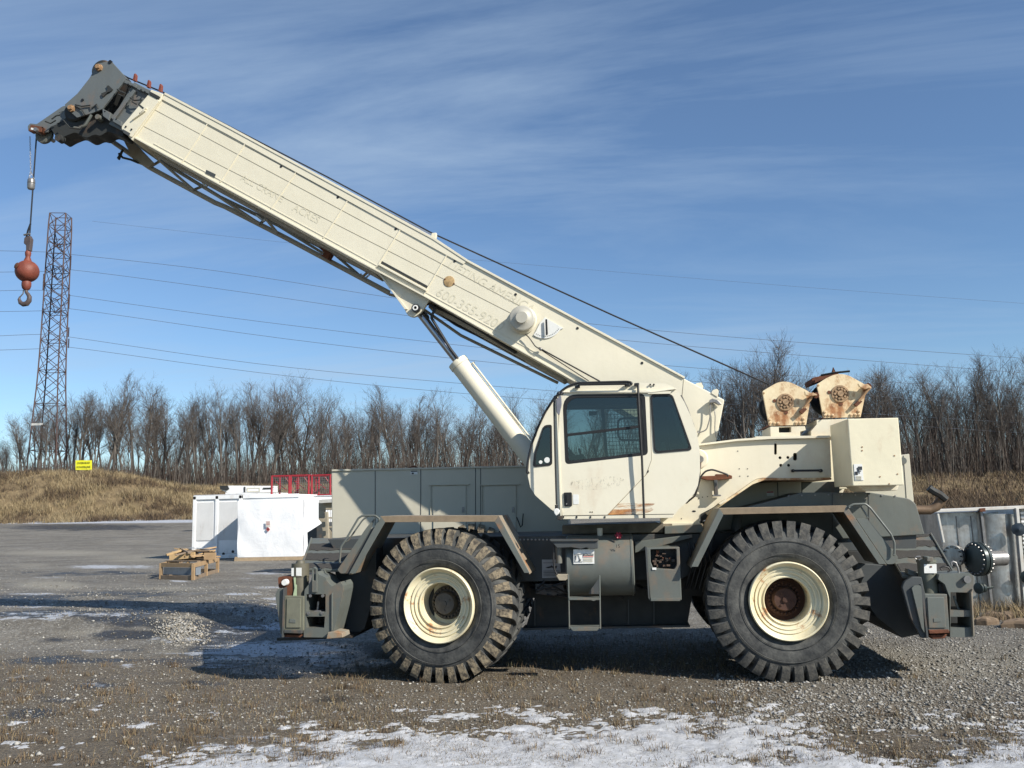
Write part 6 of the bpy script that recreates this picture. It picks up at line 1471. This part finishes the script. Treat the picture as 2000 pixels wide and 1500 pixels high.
pq = empty('broken_pallet', cen+Vector((0, 0, hh+.1))); tag(pq, 'heap of broken pallet boards and offcuts on top of the open crate frame', 'broken pallet')
q = random.Random(21)
for k in range(34):
    L_ = q.uniform(.3, 1.05); a_ = q.choice((0.1, .2, 1.5, .9, 2.4))+q.uniform(-.25, .25); p = cen+Vector((q.uniform(-.35, .5), q.uniform(-.4, .4), hh+.10+.24*(k/34)+q.uniform(0, .04)))
    dv = Vector((math.cos(a_), math.sin(a_), q.uniform(-.28, .3)))*L_/2
    beam(p-dv, p+dv, q.uniform(.07, .13), q.uniform(.022, .05), q.choice((M['wood1'], M['wood2'], M['wood3'], M['wood1'])), pq, 'board', q.uniform(-.3, .3))
pt = cen+Vector((-.02, -.45, hh+.20))
beam(pt-Vector((.4, 0, .03)), pt+Vector((.35, .05, .03)), .10, .17, M['wood3'], pq, 'block'); beam(pt+Vector((.62, .1, -.02)), pt+Vector((.95, .15, -.02)), .10, .2, M['wood1'], pq, 'block')
q = random.Random(5)
beam(cen+Vector((-.1, .1, hh+.42)), cen+Vector((.55, .25, hh+.36)), .3, .01, M['cgap'], pq, 'cover_sheet')

# ================================================================== steel vessels on the right
ry = G(1950, 1192).y
s = NT('mill_finish_steel'); n = s.noise(3.5, 9, .75, s.coord((1.3, 1.3, .45)), .6); s.bump(s.noise(2.5, 3), .35, .05)
M['vessel'] = s.done(s.mix(s.ramp(n, .38, .62), (.50, .49, .465), (.27, .26, .24)), s.ramp(n, .3, .7, .28, .5), .8)
M['vwhite'] = paint('white_angle', (.62, .61, .57), (.4, .37, .3), .12, .6, 5)
vz = Hs(P(1950, 1192, ry).x, ry); ve = empty('steel_heat_exchanger', (P(1950, 1192, ry).x, ry, vz)); tag(ve, 'long stainless steel process vessel with a blind flanged nozzle, lying beyond the crane\'s rear end', 'steel vessel')
pp('shell_plate', [(1832, 1002), (1916, 999), (1937, 1190), (1858, 1188)], ry+.16, 2.2, M['vessel'], ve)
for x in (1868, 1897): bar('stiffening_rib', (x, 1008), (x+18, 1184), 2.2, ry+.145, .03, M['steel'], ve, .004)
bar('flange_seam', (1917, 999), (1939, 1192), 5, ry+.06, .3, M['steel'], ve, .004)
# rounded end barrel
a, b = P(1952, 1004, ry), P(1966, 1186, ry); 
MB().tube([a+Vector((.02, .42, 0)), b+Vector((.02, .42, 0))], .40, 48).build('end_barrel', M['vessel'], ve)
pp('end_plate', [(1921, 1002), (1950, 1000), (1962, 1188), (1942, 1190)], ry+.12, 1.5, M['vessel'], ve)
pp('top_angle', [(1822, 1001), (1826, 995), (2040, 986), (2040, 992), (1826, 1001)], ry-.02, .25, M['vwhite'], ve)
pp('frame_post', [(1984, 992), (1990, 992), (2009, 1190), (2001, 1190)], ry-.06, .1, M['vwhite'], ve)
pp('frame_post', [(1830, 1002), (1834, 1002), (1846, 1060), (1842, 1060)], ry, .06, M['vwhite'], ve)
pp('clamp', [(1914, 993), (1925, 992), (1925, 999), (1914, 1000)], ry-.05, .1, M['rust'], ve)
fc = P(1906, 1092, ry-.30); axv = Vector((-.95, -.30, .0)).normalized()
nb = fc-axv*.50
MB().lathe([(0, .118), (.34, .118), (.36, .17), (.38, .17)], nb, tuple(axv), 32).build('nozzle_neck', M['steel'], ve)
M['flange_dark'] = plain('flange_green_black', (.035, .05, .05), .35, .3, .4, 9)
MB().lathe([(-.10, .255), (-.055, .262), (-.05, .245), (-.04, .245), (-.035, .262), (.02, .262), (.025, .24), (.03, .001)], fc, tuple(axv), 44).build('blind_flange', M['flange_dark'], ve)
sa = axv.cross(Vector((0, 0, 1))); 
for k in range(20):
    t = 2*math.pi*k/20; c = fc+sa*math.cos(t)*.228+Vector((0, 0, 1))*math.sin(t)*.228
    MB().lathe([(-.14, .001), (-.14, .014), (.05, .014), (.06, .001)], c, tuple(axv), 6).build('stud_bolt', M['steel'], ve)
fc2 = P(1862, 1086, ry-.05); MB().lathe([(-.3, .10), (-.06, .10), (-.05, .17), (.02, .17), (.03, .001)], fc2, (-.75, -.65, 0), 28).build('dull_nozzle', M['vessel'], ve)
for k in range(12):
    t = 2*math.pi*k/12; ax2 = Vector((-.75, -.65, 0)).normalized(); sb = ax2.cross(Vector((0, 0, 1)))
    MB().lathe([(-.08, .012), (.05, .012), (.05, .001)], fc2+sb*math.cos(t)*.145+Vector((0, 0, 1))*math.sin(t)*.145, tuple(ax2), 6).build('stud_bolt', M['frame_black'], ve)
fc3 = P(1913, 1149, ry-.1); MB().lathe([(-.30, .016), (-.10, .016), (-.09, .07), (-.04, .07), (-.03, .05), (0, .085), (.03, .085), (.04, .001)], fc3, (-.85, -.5, 0), 24).build('small_valve', M['flange_dark'], ve)
fc4 = P(1989, 1034, ry-.12); MB().lathe([(-.02, .10), (.02, .105), (.03, .04), (.05, .001)], fc4, (-.2, -.95, 0), 10).build('blue_flange', plain('flange_blue_black', (.03, .045, .06), .4), ve)
fc5 = P(2006, 1127, ry-.12); MB().lathe([(-.02, .10), (.02, .105), (.03, .04), (.05, .001)], fc5, (-.2, -.95, 0), 10).build('blue_flange', M['flange_dark'], ve)
v2 = empty('ribbed_panel_skid', (P(2030, 1190, ry+.2).x, ry+.2, vz)); tag(v2, 'white ribbed panel unit at the very edge of the view beside the steel vessel', 'panel unit')
pp('panel', [(1993, 994), (2080, 990), (2100, 1190), (2012, 1190)], ry+.14, 1.8, M['vwhite'], v2)
for k in range(22): pp('rib', [(1993+k*.75, 1000+k*8.4), (2080, 998+k*8.4), (2080, 1002+k*8.4), (1993.5+k*.75, 1004+k*8.4)], ry+.10, .04, M['cwhite'], v2, bev=.003)
v3 = empty('dark_machine', (P(1812, 1050, ry+2.4).x, ry+2.4, 0)); tag(v3, 'dark finned machine standing between the crane\'s tail and the steel vessel', 'machine')
pp('casing', [(1780, 1004), (1830, 1002), (1850, 1130), (1800, 1132)], ry+2.4, 1.4, M['frame_black'], v3)
for k in range(6): pp('fin', [(1794+k*6, 1006), (1796.5+k*6, 1006), (1803+k*6, 1060), (1800+k*6, 1060)], ry+2.36, .05, M['steel'] if k in (1, 4) else M['grey_dark'], v3, bev=.003)
# flat rocks and mats at the foot of the vessel
q = random.Random(17)
for i, (x0, x1, y0, y1) in enumerate(((1916, 1985, 1196, 1212), (1955, 2050, 1212, 1232), (1905, 1950, 1210, 1222), (1990, 2060, 1190, 1206))):
    p0, p1 = G(x0, (y0+y1)/2+4), G(x1, (y0+y1)/2+4); c = (p0+p1)/2; w = (p1-p0).length/2; z_ = Hs(c.x, c.y); m = MB(); n = 11; vs = []
    for ring, (rr, zz_) in enumerate(((1, -.05), (1.02, .05), (.9, .085), (.5, .10))):
        for k in range(n):
            t = 2*math.pi*k/n; r = rr*(1+.16*math.sin(k*2.3+i)); vs.append((c.x+math.cos(t)*w*r, c.y+math.sin(t)*w*.45*r, z_+zz_+.015*math.sin(k*1.9)))
    fs = [(r*n+k, r*n+(k+1) % n, (r+1)*n+(k+1) % n, (r+1)*n+k) for r in range(3) for k in range(n)]+[tuple(3*n+k for k in range(n))]
    m.add(vs, fs); o = m.build('flat_rock', plain('brown_slab_%d' % i, (.24, .17, .11), .9, var=.5, sc=6, bump=.8), None, .01)
    tag(o, ('flat brown slab of rock against the steel vessel', 'largest flat brown rock, nearest the camera by the vessel', 'small flat rock beside the rear outrigger', 'flat rock under the ribbed white panel')[i], 'rock', 'flat rocks at the foot of the vessel')
